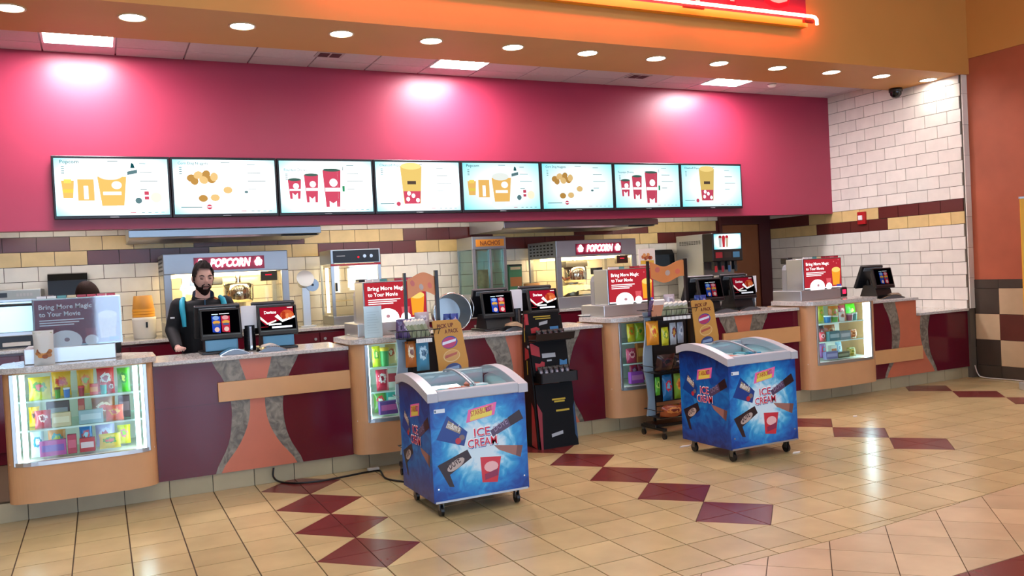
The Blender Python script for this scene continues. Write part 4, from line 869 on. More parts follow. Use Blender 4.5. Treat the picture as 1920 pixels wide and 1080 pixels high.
    if kind == 'che':
        mb = G('tub_picture'); ck = ink('D8B868', s*.9); cup(mb, P, .34, .09, .20, .33, ck, 2); mb.pg(P, [(.27, .09), (.41, .09), (.42, .2), (.26, .2)], rd, 3)
        for x, y in ((.30, .13), (.35, .16), (.39, .12), (.31, .18)): mb.disc(P, x, y, .018, .02, wt, 4, 8)
        mb.rect(P, .30, .26, .38, .29, ink('5A4A40', s*.7), 3); mb.disc(P, .34, .42, .095, .03, ink('E8CC80', s), 3)
        P = P0; mb = G('offer_badge'); mb.rect(P, .04, .08, .2, .088, gy, 2); mb.disc(P, .25, .08, .025, .025, rd, 2)
    return parts
def menu_done(par, parts):
    for n, m in parts: m.build(n, par)
TVN = [('pop', 'menu screen with popcorn tubs at the row end away from the tiled wall'), ('nug', 'menu screen showing corn dog nuggets above the popcorn machine behind the cashier'), ('dri', 'menu screen showing fountain drinks above the small popcorn warmer'), ('che', 'menu screen showing cheese popcorn in the middle of the row'),
       ('pop', 'menu screen showing popcorn tubs above the nacho cabinet'), ('nug', 'menu screen showing corn dog nuggets above the popcorn machine near the soda fountain'), ('dri', 'menu screen showing fountain drinks, next to the last of the row'), ('che', 'last menu screen of the row, showing cheese popcorn, nearest the tiled wall')]
TVW = 1.0465; TX0 = -.345; TZ0, TZ1 = 2.338, 2.945
for k, (kind, lab) in enumerate(TVN):
    x0 = TX0+k*TVW; x1 = x0+TVW-.004
    t = thing('menu_screen', lab, 'screen', ((x0+x1)/2, YRED-.03, TZ0), group='menu screens on the red bulkhead')
    mb = MB(); mb.box(x0, x1, YRED-.085, YRED-.03, TZ0, TZ1, MT('141418', .3), .006); mb.box(x0+.2, x1-.2, YRED-.03, YRED-.003, TZ0+.12, TZ1-.12, BLK); mb.build('housing', t)
    mb = MB(); P = FRONT(x0+.022, YRED-.0855, TZ0+.032); w = x1-x0-.044; h = TZ1-TZ0-.058; s = 1.5 if k < 4 else 1.2
    mb.rect(P, 0, 0, w, h, SCR if k < 4 else SCR2, 1); sc = mb.build('display', t)
    menu_done(sc, menu(sc, P, kind, s))
    mb = MB(); mb.rect(FRONT(x0, YRED-.0855, TZ0), .48, .012, .56, .018, LGT, 1); mb.build('maker_badge', t)
# ================================================================ BACK COUNTER
BCY, BCZ = 9.55, 1.11
mb = MB(); mb.box(-2.2, 7.60, BCY-.02, YBK-.012, BCZ-.035, BCZ, GRAN, .005); solo(mb, 'worktop', 'long grey stone worktop along the back tiled wall', 'worktop')
KNB = MT('B8B8B8', .3, 1)
for k in range(10):
    x0 = -2.2+k*.98; x1 = x0+.98
    t = thing('base_cabinet', 'maroon base cabinet with steel knob under the back worktop', 'cabinet', ((x0+x1)/2, BCY+.3, 0), group='maroon cabinets under the back worktop')
    mb = MB(); mb.box(x0+.002, x1-.002, BCY+.02, YBK-.02, .0, BCZ-.037, MARO); mb.build('carcass', t)
    for a, b in ((x0+.01, (x0+x1)/2-.004), ((x0+x1)/2+.004, x1-.01)):
        mb = MB(); mb.box(a, b, BCY, BCY+.019, .12, BCZ-.06, MARO, .003); dd = mb.build('cabinet_door', t)
        mb = MB(); xk = b-.05 if a < (x0+x1)/2-.1 else a+.05; mb.cyl((xk, BCY, .98), (xk, BCY-.025, .98), .012, KNB, 12, .016); mb.build('knob', dd)
# ================================================================ EXTRACT HOODS
for k, (xa, xb, lab) in enumerate(((.30, 2.25, 'long stainless extract hood above the popcorn machine behind the cashier'), (4.52, 6.82, 'long stainless extract hood above the popcorn machine near the soda fountain'))):
    t = thing('extract_hood', lab, 'hood', ((xa+xb)/2, 9.9, 2.15))
    mb = MB(); YZh = YZs
    mb.prism([(9.42, 2.19), (9.42, 2.235), (9.62, 2.40), (10.5, 2.40), (10.5, 2.15), (9.5, 2.15)], (xa, xb), STEEL, YZh); mb.build('canopy', t)
    mb = MB(); mb.box(xa-.004, xb+.004, 9.405, 9.425, 2.165, 2.24, MT('8E9396', .3, 1), .004); mb.build('front_lip', t)
    mb = MB(); mb.box(xb-.42, xb-.02, 9.46, 9.5, 2.146, 2.15, BLK); mb.build('maker_plate', t)
# ================================================================ POPCORN MACHINES
def popcorn_machine(label, x0, x1, yf, rev):
    t = thing('popcorn_machine', label, 'popcorn machine', ((x0+x1)/2, yf+.4, BCZ)); yb = yf+.80; z0, zh, z1 = BCZ, 1.775, 1.995
    GR = MT('A2A8AE', .36, .6)
    mb = MB(); mb.box(x0, x1, yf, yb, z0, z0+.15, STEEL, .006); mb.build('base', t)
    mb = MB(); mb.box(x0, x1, yf, yb, zh, z1, GR, .008)
    mb.build('canopy', t)
    for k in range(6):
        for j in range(4): pass
    mb = MB(); Pl = PL((x0, yb, 0), -Y3, Z3)
    for k in range(7):
        for j in range(4): mb.rect(Pl, .06+k*.10, zh+.04+j*.042, .12+k*.10, zh+.058+j*.042, BLKM, 2)
    mb.build('vent_slots', t)
    sx0, sx1 = x0+(x1-x0)*.235, x0+(x1-x0)*.80; P = FRONT(sx0, yf, zh+.03); w = sx1-sx0
    mb = MB(); mb.box(sx0, sx1, yf-.012, yf, zh+.03, zh+.17, MT('8A1436', .35)); sg = mb.build('sign_panel', t)
    P = FRONT(sx0, yf-.027, zh+.03); NE = EM('FFDCE6', 7); mb = MB()
    mb.txt(P, 'POPCORN', w*.5, .035, .085, NE, 2, 'C', .045, w=w*.56, skew=.18)
    mb.build('neon_lettering', sg)
    for cx in (.09, .91):
        mb = MB()
        for dx, dy in ((-.02, .0), (.02, .005), (0, .03), (.015, -.02), (-.015, -.022)): mb.disc(P, w*cx+dx, .075+dy, .022, .022, NE, 2, 10)
        mb.build('neon_popcorn', sg)
    for nm, a, b, ya in (('post', x0, x0+.075, yf), ('post', x1-.075, x1, yf), ('post', x0, x0+.05, yb-.05), ('post', x1-.05, x1, yb-.05)):
        mb = MB(); mb.box(a, b, ya, ya+.05, z0+.15, zh, GR, .004); mb.build(nm, t)
    for a, b, c, d in ((x0+.08, x1-.08, yf+.02, yf+.026), (x0+.004, x0+.010, yf+.06, yb-.06), (x1-.010, x1-.004, yf+.06, yb-.06)):
        mb = MB(); mb.box(a, b, c, d, z0+.152, zh-.002, GLASS('FFFDF4', .96)); mb.build('glass_panel', t)
    mb = MB(); mb.box(x0+.12, x1-.12, yf+.1, yf+.16, zh-.03, zh-.004, EM('FFDDA4', 34)); mb.box(x0+.12, x1-.12, yb-.16, yb-.12, zh-.03, zh-.004, EM('FFDDA4', 34)); mb.build('warming_lamp', t)
    xk = x0+(x1-x0)*(.62 if not rev else .40); yk = yf+.4
    mb = MB(); mb.cyl((xk, yk, zh), (xk, yk, zh-.12), .035, CHROME, 14); mb.box(xk-.2, xk+.22, yk-.02, yk+.02, zh-.10, zh-.06, STEEL); mb.lathe([(.001, zh-.34), (.15, zh-.335), (.165, zh-.30), (.165, zh-.14), (.15, zh-.12), (.03, zh-.115)], CHROME, 28, (xk, yk, 0)); kt = mb.build('kettle', t)
    mb = MB(); mb.tube([(xk-.16, yk-.02, zh-.28), (xk-.22, yk-.1, zh-.30), (xk-.30, yk-.18, zh-.26)], .012, MT('6A2018', .4), 10); mb.build('kettle_handle', kt)
    mb = MB(); mb.box(x1-.30, x1-.12, yf+.03, yf+.09, zh-.11, zh-.005, BLK, .004); mb.rect(FRONT(x1-.25, yf+.029, zh-.05), 0, 0, .07, .012, EM('D01838', 2), 1); mb.build('control_box', t)
    mb = MB(); mb.box(x0+.28, x0+.62, yf+.25, yf+.45, zh-.13, zh-.05, STEELD, .01); mb.build('filter_box', t)
    mb = MB(); mb.cyl((xk-.02, yk+.1, z0+.15), (xk-.02, yk+.1, z0+.36), .11, STEEL, 22); mb.build('seasoning_pot', t)
    # heap of popcorn in the well
    N = 26; rings = []; random.seed(3)
    xa, xb = x0+.1, x0+(x1-x0)*(.36 if rev else .28)
    mb = MB(); PC = MT('F4E6BC', .8, var=.12, nscale=60)
    vs = []; fs = []
    for i in range(N+1):
        for j in range(15):
            u, v = i/N, j/14; hgt = .16*math.sin(PI*min(1, u*1.1))**.8*math.sin(PI*(.15+.7*v)) if 0 < u < 1 else 0
            vs.append(Vector((xa+(x1-.1-xa)*u, yf+.06+.66*v, z0+.152+max(.01, hgt*(1.25-.9*u)+random.uniform(0, .022)))))
    for i in range(N):
        for j in range(14): fs.append((i*15+j, (i+1)*15+j, (i+1)*15+j+1, i*15+j+1))
    mb.add(vs, fs, PC); mb.build('popcorn_heap', t, kind='stuff')
popcorn_machine('wide steel popcorn machine with neon sign, behind the cashier', .615, 1.91, 9.60, False)
popcorn_machine('wide steel popcorn machine with neon sign, next to the soda fountain', 5.335, 6.58, 9.60, True)
# ================================================================ WARMER, NACHO CABINET, SODA FOUNTAIN
def warmer():
    x0, x1, yf, yb = 2.43, 3.03, 9.76, 10.3; z0, z1 = BCZ, 1.985
    t = thing('popcorn_warmer', 'glass popcorn warmer with black control head on the back worktop', 'food warmer', ((x0+x1)/2, yf+.27, z0))
    GR = MT('A4A8AA', .3, .8)
    mb = MB(); mb.box(x0, x1, yf, yb, z1-.165, z1, GR, .006); h = mb.build('head', t)
    mb = MB(); mb.box(x0+.03, x1-.02, yf-.008, yf, z1-.155, z1-.012, BLK, .003); mb.build('control_panel', h)
    for k, xx in enumerate((x1-.20, x1-.12)): mb = MB(); mb.cyl((xx, yf-.008, z1-.085), (xx, yf-.03, z1-.085), .02, KNB, 16); mb.build('knob', h)
    mb = MB(); mb.disc(FRONT(x1-.27, yf-.009, z1-.095), 0, 0, .012, .012, EM('E02030', 2), 1); mb.rect(FRONT(x0+.07, yf-.009, z1-.08), 0, 0, .10, .008, LGT, 1); mb.build('indicator', h)
    mb = MB(); mb.box(x0, x1, yf-.004, yf+.01, z1-.19, z1-.166, MT('A01828', .35)); mb.build('red_band', t)
    mb = MB(); mb.box(x0, x1, yf, yb, z0, z0+.10, GR, .006); mb.build('base', t)
    for a, b, c in ((x0, x0+.035, yf), (x1-.035, x1, yf), (x0, x0+.03, yb-.03), (x1-.03, x1, yb-.03)): mb = MB(); mb.box(a, b, c, c+.03, z0+.10, z1-.165, GR); mb.build('post', t)
    for a, b, c, d in ((x0+.036, x1-.036, yf+.01, yf+.015), (x0+.005, x0+.01, yf+.03, yb-.03), (x1-.01, x1-.005, yf+.03, yb-.03)): mb = MB(); mb.box(a, b, c, d, z0+.1, z1-.165, GLASS('FFFBF0', .95)); mb.build('glass_panel', t)
    mb = MB(); mb.box(x0+.05, x1-.05, yf+.1, yf+.14, z1-.185, z1-.168, EM('FFE4B0', 40)); mb.cyl((x0+.06, yb-.08, z0+.13), (x0+.06, yb-.08, z1-.2), .02, EM('FFF0D0', 9), 12); mb.cyl((x0+.33, yb-.1, z1-.45), (x0+.33, yb-.1, z1-.22), .02, EM('FFF0D0', 9), 12); mb.build('warming_lamp', t)
    for z in (1.38, 1.60): mb = MB(); mb.box(x0+.06, x1-.06, yf+.06, yb-.04, z, z+.006, MT('D8C8A0', .3, .6)); mb.build('shelf', t)
    mb = MB(); mb.box(x0+.04, x0+.06, yf-.03, yf-.005, 1.5, 1.6, BLK, .004); mb.build('handle', t)
warmer()
def nacho():
    x0, x1, yf, yb = 4.22, 4.69, 9.74, 10.25; z0, z1 = BCZ, 2.085
    t = thing('nacho_cabinet', 'tall glass nacho cabinet with orange lettered sign on the back worktop', 'food warmer', ((x0+x1)/2, 10, z0)); GR = MT('9CA2A4', .3, .8)
    mb = MB(); mb.box(x0, x1, yf, yb, z1-.16, z1, GR, .006); h = mb.build('head', t)
    mb = MB(); mb.box(x0+.05, x1-.03, yf-.006, yf, z1-.125, z1-.035, MT('D88A20', .4)); sg = mb.build('sign', h)
    mb = MB(); mb.txt(FRONT(0, yf-.0065, 0), 'NACHOS', (x0+x1)/2+.01, z1-.108, .055, MT('7A3A10', .5), 2, 'C', .02, w=.28); mb.build('lettering', sg)
    mb = MB(); mb.box(x0, x1, yf, yb, z0, z0+.25, GR, .006); mb.build('base', t)
    for a, b, c in ((x0, x0+.04, yf), (x1-.04, x1, yf), (x0, x0+.03, yb-.03), (x1-.03, x1, yb-.03), ((x0+x1)/2, (x0+x1)/2+.025, yf+.005)): mb = MB(); mb.box(a, b, c, c+.03, z0+.25, z1-.16, GR); mb.build('post', t)
    for a, b, c, d in ((x0+.042, x1-.042, yf+.036, yf+.041), (x0+.005, x0+.01, yf+.03, yb-.03), (x1-.01, x1-.005, yf+.03, yb-.03), (x0+.03, x1-.03, yb-.01, yb-.005)): mb = MB(); mb.box(a, b, c, d, z0+.25, z1-.16, GLASS('D8F0EC', .85)); mb.build('glass_panel', t)
    mb = MB(); bag(mb, Vector((x0+.22, yf+.2, z0+.26)), .18, .3, .1, MT('C8A070', .5, var=.2, nscale=20), .3); mb.build('chip_bag', t)
nacho()
def soda():
    x0, x1, yf, yb = 7.72, 8.26, 9.40, 10.22; z0, z1 = .93, 2.02
    t = thing('soda_stand', 'steel pedestal cabinet under the soda fountain', 'cabinet', ((x0+x1)/2, 9.8, 0)); mb = MB(); mb.box(x0-.02, x1+.03, yf-.02, yb+.1, 0, z0-.03, STEELD, .006); mb.build('carcass', t); mb = MB(); mb.box(x0-.03, x1+.04, yf-.03, yb+.12, z0-.03, z0, GRAN, .005); mb.build('top', t)
    t = thing('soda_fountain', 'stainless soda fountain with lit screen beside the brown door', 'drink machine', ((x0+x1)/2, 9.8, z0))
    mb = MB(); mb.box(x0, x1, yf+.22, yb, z0, z1, STEEL, .008); mb.box(x0, x1, yf, yf+.22, 1.62, z1, BLK, .01); mb.box(x0, x1, yf, yf+.22, z0, z0+.12, STEEL, .006); mb.build('body', t)
    mb = MB(); Pl = PL((x0, yb, 0), -Y3, Z3)
    for k in range(9):
        for j in range(3): mb.rect(Pl, .08+k*.055, z1-.10-j*.02, .125+k*.055, z1-.09-j*.02, BLKM, 2)
    mb.build('vent_slots', t)
    P = FRONT(x0, yf, 1.62); w = x1-x0; mb = MB(); mb.rect(P, .03, .17, w-.03, .385, SCREEN(a='F4FFFF', b='40B8D8', s=1.6), 1); d = mb.build('display', t)
    mb = MB()
    for k, c in enumerate(('B8C0C0', 'C03038', 'D0B8A0')): mb = MB(); mb.pg(P, [(.12+.06*k, .20), (.16+.06*k, .20), (.17+.06*k, .34), (.11+.06*k, .34)], ink(c, 1), 2); mb.disc(P, .14+.06*k, .345, .028, .02, ink('C02838' if k else '8A3030', 1), 3); mb.build('cup_picture', d)
    mb = MB(); mb.pg(P, [(w-.10, .33), (w-.05, .33), (w-.05, .37), (w-.10, .37)], ink('FFFFFF', 2), 2); mb.build('display_image', d)
    for k, c in enumerate(('A82030', '30201E', '4A88B0')): mb = MB(); mb.rect(P, .05+.155*k, .05, .17+.155*k, .13, MT(c, .3), 1); mb.build('flavour_tile', t)
    for k, c in enumerate(('B81828', '8A1830', '2A5A8A', '1A1A1E')): mb = MB(); xx = x0+.09+.12*k; mb.box(xx-.025, xx+.025, yf+.06, yf+.12, 1.5, 1.62, BLK, .004); mb.box(xx-.02, xx+.02, yf+.045, yf+.06, 1.47, 1.56, MT(c, .3), .004); mb.build('valve', t)
    mb = MB(); mb.box(x0, x1, yf+.20, yf+.221, 1.05, 1.62, STEELD); mb.build('splash_panel', t)
    mb = MB(); mb.box(x0-.01, x1+.01, yf-.06, yf+.2, 1.40, 1.425, STEEL, .006); mb.build('cup_shelf', t)
soda()
# ================================================================ SMALLER THINGS ON THE BACK WORKTOP
def P0(x, y, Y): p = W(x, y, Y=Y); return p
# oven
x0, x1 = -1.25, W(80, 600, Y=9.85).x; t = thing('countertop_oven', 'wide steel oven with dark display on the back worktop, past the frosted box', 'oven', ((x0+x1)/2, 10.1, BCZ))
mb = MB(); mb.box(x0, x1, 9.85, 10.5, BCZ+.12, 1.70, STEEL, .008); mb.box(x0, x1, 9.9, 10.5, BCZ, BCZ+.12, BLK); mb.build('body', t)
mb = MB(); mb.box(x0+.02, x1-.01, 9.835, 9.85, 1.60, 1.69, MT('9AA4A6', .4)); mb.rect(FRONT(x0, 9.835, 1.6), .3, .025, .42, .07, BLK, 1)
for k in range(5): mb.rect(FRONT(x0, 9.835, 1.6), .5+.03*k, .03, .52+.03*k, .06, LGT, 1)
mb.build('control_panel', t); mb = MB(); mb.box(x0+.02, x1-.02, 9.83, 9.85, 1.27, 1.58, MT('9FB8C0', .15, .6), .006); d_ = mb.build('oven_door', t); mb = MB(); mb.cyl((x0+.05, 9.79, 1.545), (x1-.05, 9.79, 1.545), .014, BLK, 10); mb.box(x0+.06, x0+.09, 9.79, 9.83, 1.53, 1.56, BLK); mb.box(x1-.09, x1-.06, 9.79, 9.83, 1.53, 1.56, BLK); mb.build('door_handle', d_)
mb = MB(); mb.box(x0+.35, x1-.12, 9.86, 9.92, BCZ+.02, BCZ+.06, WHT, .004); mb.build('white_tray', t)
# black towel dispensers on the wall
for k, (a, b, c, d, lab) in enumerate(((88, 513, 166, 560, 'black rounded towel dispenser on the tiled wall above the frosted box'), (1226, 468, 1266, 500, 'black rounded towel dispenser on the tiled wall beside the soda fountain'))):
    p, q = W(a, b, Y=10.3), W(c, d, Y=10.3); t = thing('towel_dispenser', lab, 'dispenser', ((p.x+q.x)/2, 10.42, q.z)); zt = p.z; zb = min(q.z, zt-.36)
    mb = MB(); mb.prism([(10.53, zb), (10.33, zb+.02), (10.30, zb+.10), (10.31, zt-.08), (10.36, zt-.01), (10.42, zt), (10.53, zt)], (p.x, q.x), MT('0E1216', .18), YZs); mb.build('cover', t)
    mb = MB(); mb.box(p.x+.05, q.x-.05, 10.32, 10.40, zb-.01, zb+.006, MT('33383C', .4)); mb.build('paper_slot', t)
# orange cup stack on a white drum
c = W(272, 632, Y=9.9); t_z = BCZ
t = thing('white_drum', 'white round container under the orange cups on the back worktop', 'container', (c.x, 9.9, t_z)); mb = MB(); mb.lathe([(.10, 0), (.112, .01), (.118, .20), (.12, .225), (.11, .23), (.001, .23)], WHT, 28, (c.x, 9.9, t_z)); mb.build('drum', t); mb = MB(); mb.box(c.x+.01, c.x+.03, 9.775, 9.785, t_z+.12, t_z+.18, BLK); mb.build('latch', t)
for k in range(3):
    z = t_z+.23+.030*k; mb = MB(); mb.lathe([(.1095, 0), (.112, .003), (.092, .165), (.088, .17), (.001, .17), (.001, .1675), (.086, .1675), (.0895, .164), (.1093, .001)], MT('D9812A' if k < 2 else 'D89A48', .4, var=.06), 28, (c.x, 9.9, z+.0005)); P = None
    mb.lathe([(.1135, .004), (.1110, .028)], MT('EFA838', .4), 28, (c.x, 9.9, z+.0005), caps=False)
    solo(mb, 'popcorn_cup', 'upturned orange popcorn cup stacked on the white container', 'cup', 'stack of orange cups on the white container')
# steel stand with a round head
c = W(578, 605, Y=9.85); t = thing('steel_stand', 'steel stand with a round head on a flat post between popcorn machine and warmer', 'stand', (c.x, 9.9, BCZ))
mb = MB(); mb.box(c.x-.045, c.x+.045, 9.88, 9.93, BCZ, BCZ+.46, STEEL, .004); mb.box(c.x-.09, c.x+.09, 9.83, 9.98, BCZ, BCZ+.015, STEEL, .004); mb.build('post', t)
mb = MB(); mb.cyl((c.x-.02, 9.93, BCZ+.50), (c.x-.02, 9.78, BCZ+.56), .06, STEEL, 22, .10); mb.disc(PL((c.x-.02, 9.777, BCZ+.561), X3, Vector((0, .37, .93))), 0, 0, .085, .085, STEEL, 1); mb.build('round_head', t)
mb = MB(); mb.cyl((c.x+.075, 9.93, BCZ+.48), (c.x+.075, 9.86, BCZ+.48), .075, MT('9098A0', .3, .7), 22); mb.cyl((c.x+.075, 9.86, BCZ+.48), (c.x+.075, 9.845, BCZ+.48), .014, BLK, 10); mb.build('side_disc', t)
# green boxed product beside the nacho cabinet, orange tub behind
p, q = W(954, 496, Y=9.9), W(980, 533, Y=9.9); mb = MB(); mb.box(p.x, q.x, 9.9, 9.96, BCZ, p.z, MT('3E7A56', .4), .003); mb.box(p.x+.01, q.x-.01, 9.898, 9.9, q.z-.02, q.z+.10, MT('A86A3A', .4)); mb.box(p.x+.02, q.x-.02, 9.897, 9.9, p.z-.07, p.z-.035, MT('C8B890', .4)); mb.box(p.x, q.x, 9.897, 9.9, p.z-.025, p.z-.003, MT('1A1A16', .4)); solo(mb, 'boxed_product', 'green and brown boxed product standing beside the nacho cabinet', 'box')
p = W(1003, 525, Y=9.85); mb = MB(); mb.lathe([(.09, 0), (.11, .34), (.105, .35), (.001, .35)], MT('D89A5A', .45, var=.05), 24, (p.x, 9.95, BCZ)); mb.box(p.x-.03, p.x+.03, 9.84, 9.846, BCZ+.15, BCZ+.26, WHT); solo(mb, 'cheese_tub', 'pale orange tub with white label beside the popcorn machine near the soda fountain', 'tub')
# tall chain of stacked cups behind the fountain is unseen; snack poster on a pole over the third topping cabinet
p = W(1211, 470, Y=8.6)
# ================================================================ TOPPING CABINETS ON THE RAISED TOPS
ZT = 1.125
def topping(label, x0, x1, y, lit):
    t = thing('topping_cabinet', label, 'dispenser', ((x0+x1)/2, y+.2, ZT)); w = x1-x0
    mb = MB(); mb.box(x0-.07, x1-.05, y-.025, y+.42, ZT, ZT+.115, STEEL, .006); mb.build('drip_base', t)
    mb = MB(); mb.box(x0, x1, y, y+.26, ZT+.115, ZT+.475, STEEL if lit else MT('B4BCC0', .35, .6), .006); mb.build('cabinet', t)
    P = FRONT(x0+.012, y-.006, ZT+.13); pw, ph = w-.024, .335; s = 1.25
    c = (lambda k, s_=s: EM(k, s_)) if lit else (lambda k, s_=s: MT(k, .25))
    bgc = 'C2303C' if lit else '6E2E40'
    mb = MB(); mb.box(x0+.006, x1-.006, y-.006, y, ZT+.124, ZT+.47, STEELD); mb.rect(P, 0, 0, pw, ph, c(bgc, .95), 1); sg = mb.build('picture_panel', t)
    wt = c('FFFFFF' if lit else 'D8D4D8', 1.6); mb = MB()
    mb.txt(P, 'Bring More Magic', .03, ph-.068, .034, wt, 2, 'L', .015, w=pw*.62); mb.txt(P, 'to Your Movie', .03, ph-.122, .034, wt, 2, 'L', .015, w=pw*.48)
    for k in range(3): mb.rect(P, .03, ph-.155-.018*k, .03+pw*(.52-.06*k), ph-.147-.018*k, wt, 2)
    mb.disc(P, pw*.34, .02, pw*.20, .085, wt, 2, 24); mb.rect(P, 0, 0, pw, .012, wt, 2) if lit else None
    mb.disc(P, pw*.36, .035, .018, .015, c('C8909A' if lit else '8A6A70', 1), 3)
    mb.build('picture', sg); mb = MB(); oc = c('F0A030' if lit else 'A87850', 1.15); mb.pg(P, [(pw*.76, .03), (pw*.94, .03), (pw*.97, .20), (pw*.74, .20)], oc, 3); mb.disc(P, pw*.855, .205, pw*.115, .03, c('F8D070' if lit else 'B8905E', 1.2), 4)
    mb.pg(P, [(pw*.60, .02), (pw*.70, .02), (pw*.72, .11), (pw*.58, .11)], c('E86068' if lit else '8A3A48', 1), 3); mb.disc(P, pw*.65, .02, pw*.08, .04, wt, 4)
    for a, b in ((.8, .30), (.88, .28), (.93, .32)): mb.disc(P, pw*a, b, .008, .008, c('E87078' if lit else '8A4A54', 1), 2, 8)
    mb.rect(P, pw*.86, .01, pw*.98, .035, c('5A5AB0' if lit else '3E3E78', .9), 5); mb.build('tub_picture', sg)
    mb = MB(); n = 8
    for k in range(n):
        a = x0+.03+(w-.06)*k/n; mb.box(a+.003, a+(w-.06)/n-.003, y+.01, y+.03, ZT+.475, ZT+.495, MT(['E8E8EA', 'E8EAEA', '5AA0A0', 'D8C8A0', 'A83040', 'C03848', 'D86070', 'C83048'][k], .4))
    mb.build('flavour_tags', t)
    mb = MB(); r = [(x0+.02, ZT+.115)]; 
    pts = [(x0, 0), (x0, .24), (x0+.02, .29), (x0+.07, .31), (x0+.19, .31), (x0+.19, 0)]
    mb.slab(PL((0, y+.33, ZT+.115), X3, Z3), pts, .07, MT('9A9EA2', .4, .5)); mb.build('rear_dispenser', t)
    mb = MB(); mb.box(x0+.05, x0+.13, y+.28, y+.40, ZT+.43, ZT+.50, BLK, .008); mb.box(x0+.09, x0+.12, y+.3, y+.33, ZT+.36, ZT+.44, BLK, .004); mb.build('nozzle', t)
    if not lit:
        mb = MB(); mb.box(x0+.0, x1-.0, y-.035, y-.031, ZT+.118, ZT+.48, GLASS('F4FAFC', .94, .04, .6)); mb.build('frosted_cover', t)
topping('glass-fronted topping cabinet with unlit dim picture, on the tube-lit case', -.45, .14, 7.13, False)
topping('steel topping cabinet with lit red picture behind the first candy rack', 2.06, 2.65, 7.2, True)
topping('steel topping cabinet with lit red picture between popcorn machine and wave header', 4.57, 5.13, 7.2, True)
topping('steel topping cabinet with lit red picture on the bright case by the ledge', 7.19, 7.79, 7.2, True)
# ================================================================ TERMINALS
ZK = 1.068
def terminal(label, cx, cy, kind, front, dim=1., rz=0):
    t = thing('sales_terminal', label, 'cash register', (cx, cy, ZK), rz)
    b = BLK; mb = MB(); mb.box(-.165, .155, -.15, .19, 0, .022, b, .006); mb.build('base_plate', t, world=False)
    mb = MB(); mb.prism([(-.13, .022), (.14, .022), (.08, .16), (-.09, .16)], (-.13, .13), MT('17181A', .4), YZs); mb.build('pedestal', t, world=False)
    if front: mb = MB(); mb.box(-.135, .125, -.139, -.131, .026, .118, MT('3F7896', .3), .003); mb.rect(PL((-.12, -.139, .035), X3, Z3), 0, 0, .23, .075, MT('4E88A8', .25), 1); mb.build('blue_panel', t, world=False)
    M = Matrix.Translation((0, -.15, .125)) @ Matrix.Rotation(-.22, 4, 'X')
    mb = MB(); mb.box(-.165, .165, 0, .035, 0, .255, MT('141519', .3), .008, M); mb.box(-.155, .155, .034, .06, .03, .2, MT('2A2620', .5), .01, M); cs = mb.build('customer_screen', t, world=False)
    O = M @ Vector((-.165, 0, 0)); v = (M.to_3x3() @ Z3); P = PL(O, X3, v); mb = MB(); e = lambda c, s=1.2: EM(c, s*dim)
    mb.rect(P, .018, .045, .312, .24, e('07070C', .3), 1)
    if kind == 'A':
        mb.rect(P, .095, .205, .145, .212, e('D8F0F4'), 2); mb.rect(P, .155, .207, .235, .214, e('E8E8F0'), 2)
        for x, c in ((.095, '2A50C8'), (.17, 'C83048')):
            mb.pg(P, [(x, .06), (x+.062, .05), (x+.068, .19), (x-.002, .195)], e(c, .9), 2); mb.disc(P, x+.032, .178, .026, .018, e('8CB0E8' if x < .1 else 'E8A0A8', 1), 3); mb.disc(P, x+.034, .14, .030, .015, e('E8A848', 1), 3); mb.disc(P, x+.034, .122, .026, .010, e('5A6A9A', .8), 4); mb.disc(P, x+.036, .08, .02, .02, e('F0C8C0', 1), 3)
    else:
        mb.pg(P, [(.02, .13), (.06, .085), (.17, .12), (.30, .19), (.30, .238), (.02, .238)], e('B01830', .9), 2); mb.pg(P, [(.02, .14), (.075, .09), (.15, .115), (.15, .128), (.078, .105), (.02, .165)], e('FFF4E8', 1.4), 3)
        mb.txt(P, 'Doritos', .055, .183, .026, e('FFFFFF', 1.6), 4, 'L', .02, w=.10); mb.disc(P, .245, .165, .058, .045, e('D86038', 1), 4, 14)
        for k in range(7): mb.disc(P, .215+.03*(k % 3), .145+.02*(k//3), .018, .012, e(('B83A20', 'F09058', 'E87840')[k % 3], 1), 5, 8, k)
        mb.pg(P, [(.14, .155), (.20, .105), (.31, .14), (.31, .155), (.205, .125), (.165, .175)], e('FFFFFF', 1.5), 5); mb.rect(P, .085, .082, .19, .096, e('FFFFFF', 1.3), 5); mb.rect(P, .11, .056, .28, .072, e('F4F4FF', 1.4), 5); mb.rect(P, .25, .225, .295, .233, e('FFFFFF', 1.2), 5); mb.rect(P, .02, .07, .08, .073, e('D02838', 1), 5)
    mb.build('screen_image', cs, world=False)
    mb = MB(); mb.rect(P, .015, .032, .315, .036, MT('6A7478', .3, .6), 2); mb.build('bezel_strip', cs, world=False)
    M = Matrix.Translation((-.005, .17, .13)) @ Matrix.Rotation(.42, 4, 'X')
    mb = MB(); mb.box(-.185, .185, -.02, .018, 0, .30, MT('15171B', .32), .008, M); mb.box(-.15, .15, -.032, -.02, .24, .285, MT('5E6A74', .25), .004, M); os_ = mb.build('operator_screen', t, world=False)  # lighter grey band on the back is a reflection put in as colour
    mb = MB(); mb.box(-.165, .165, .018, .0185, .02, .28, MT('0A0C10', .15), 0, M); mb.build('operator_image', os_, world=False)
    mb = MB(); mb.cyl((0, .10, .10), (0, .13, .22), .035, b, 14); mb.build('screen_arm', t, world=False)
    return t
terminal('black terminal with blue and red snack picture, in front of the cashier', .895, 7.52, 'A', True)
terminal('black terminal with nacho chip advert, in front of the popcorn machine behind the cashier', 1.36, 7.52, 'B', True)
terminal('black terminal with snack picture beside the leaning silver bucket', 3.435, 7.50, 'A', False)
terminal('black terminal with nacho chip advert above the black display stand', 3.955, 7.54, 'B', False)
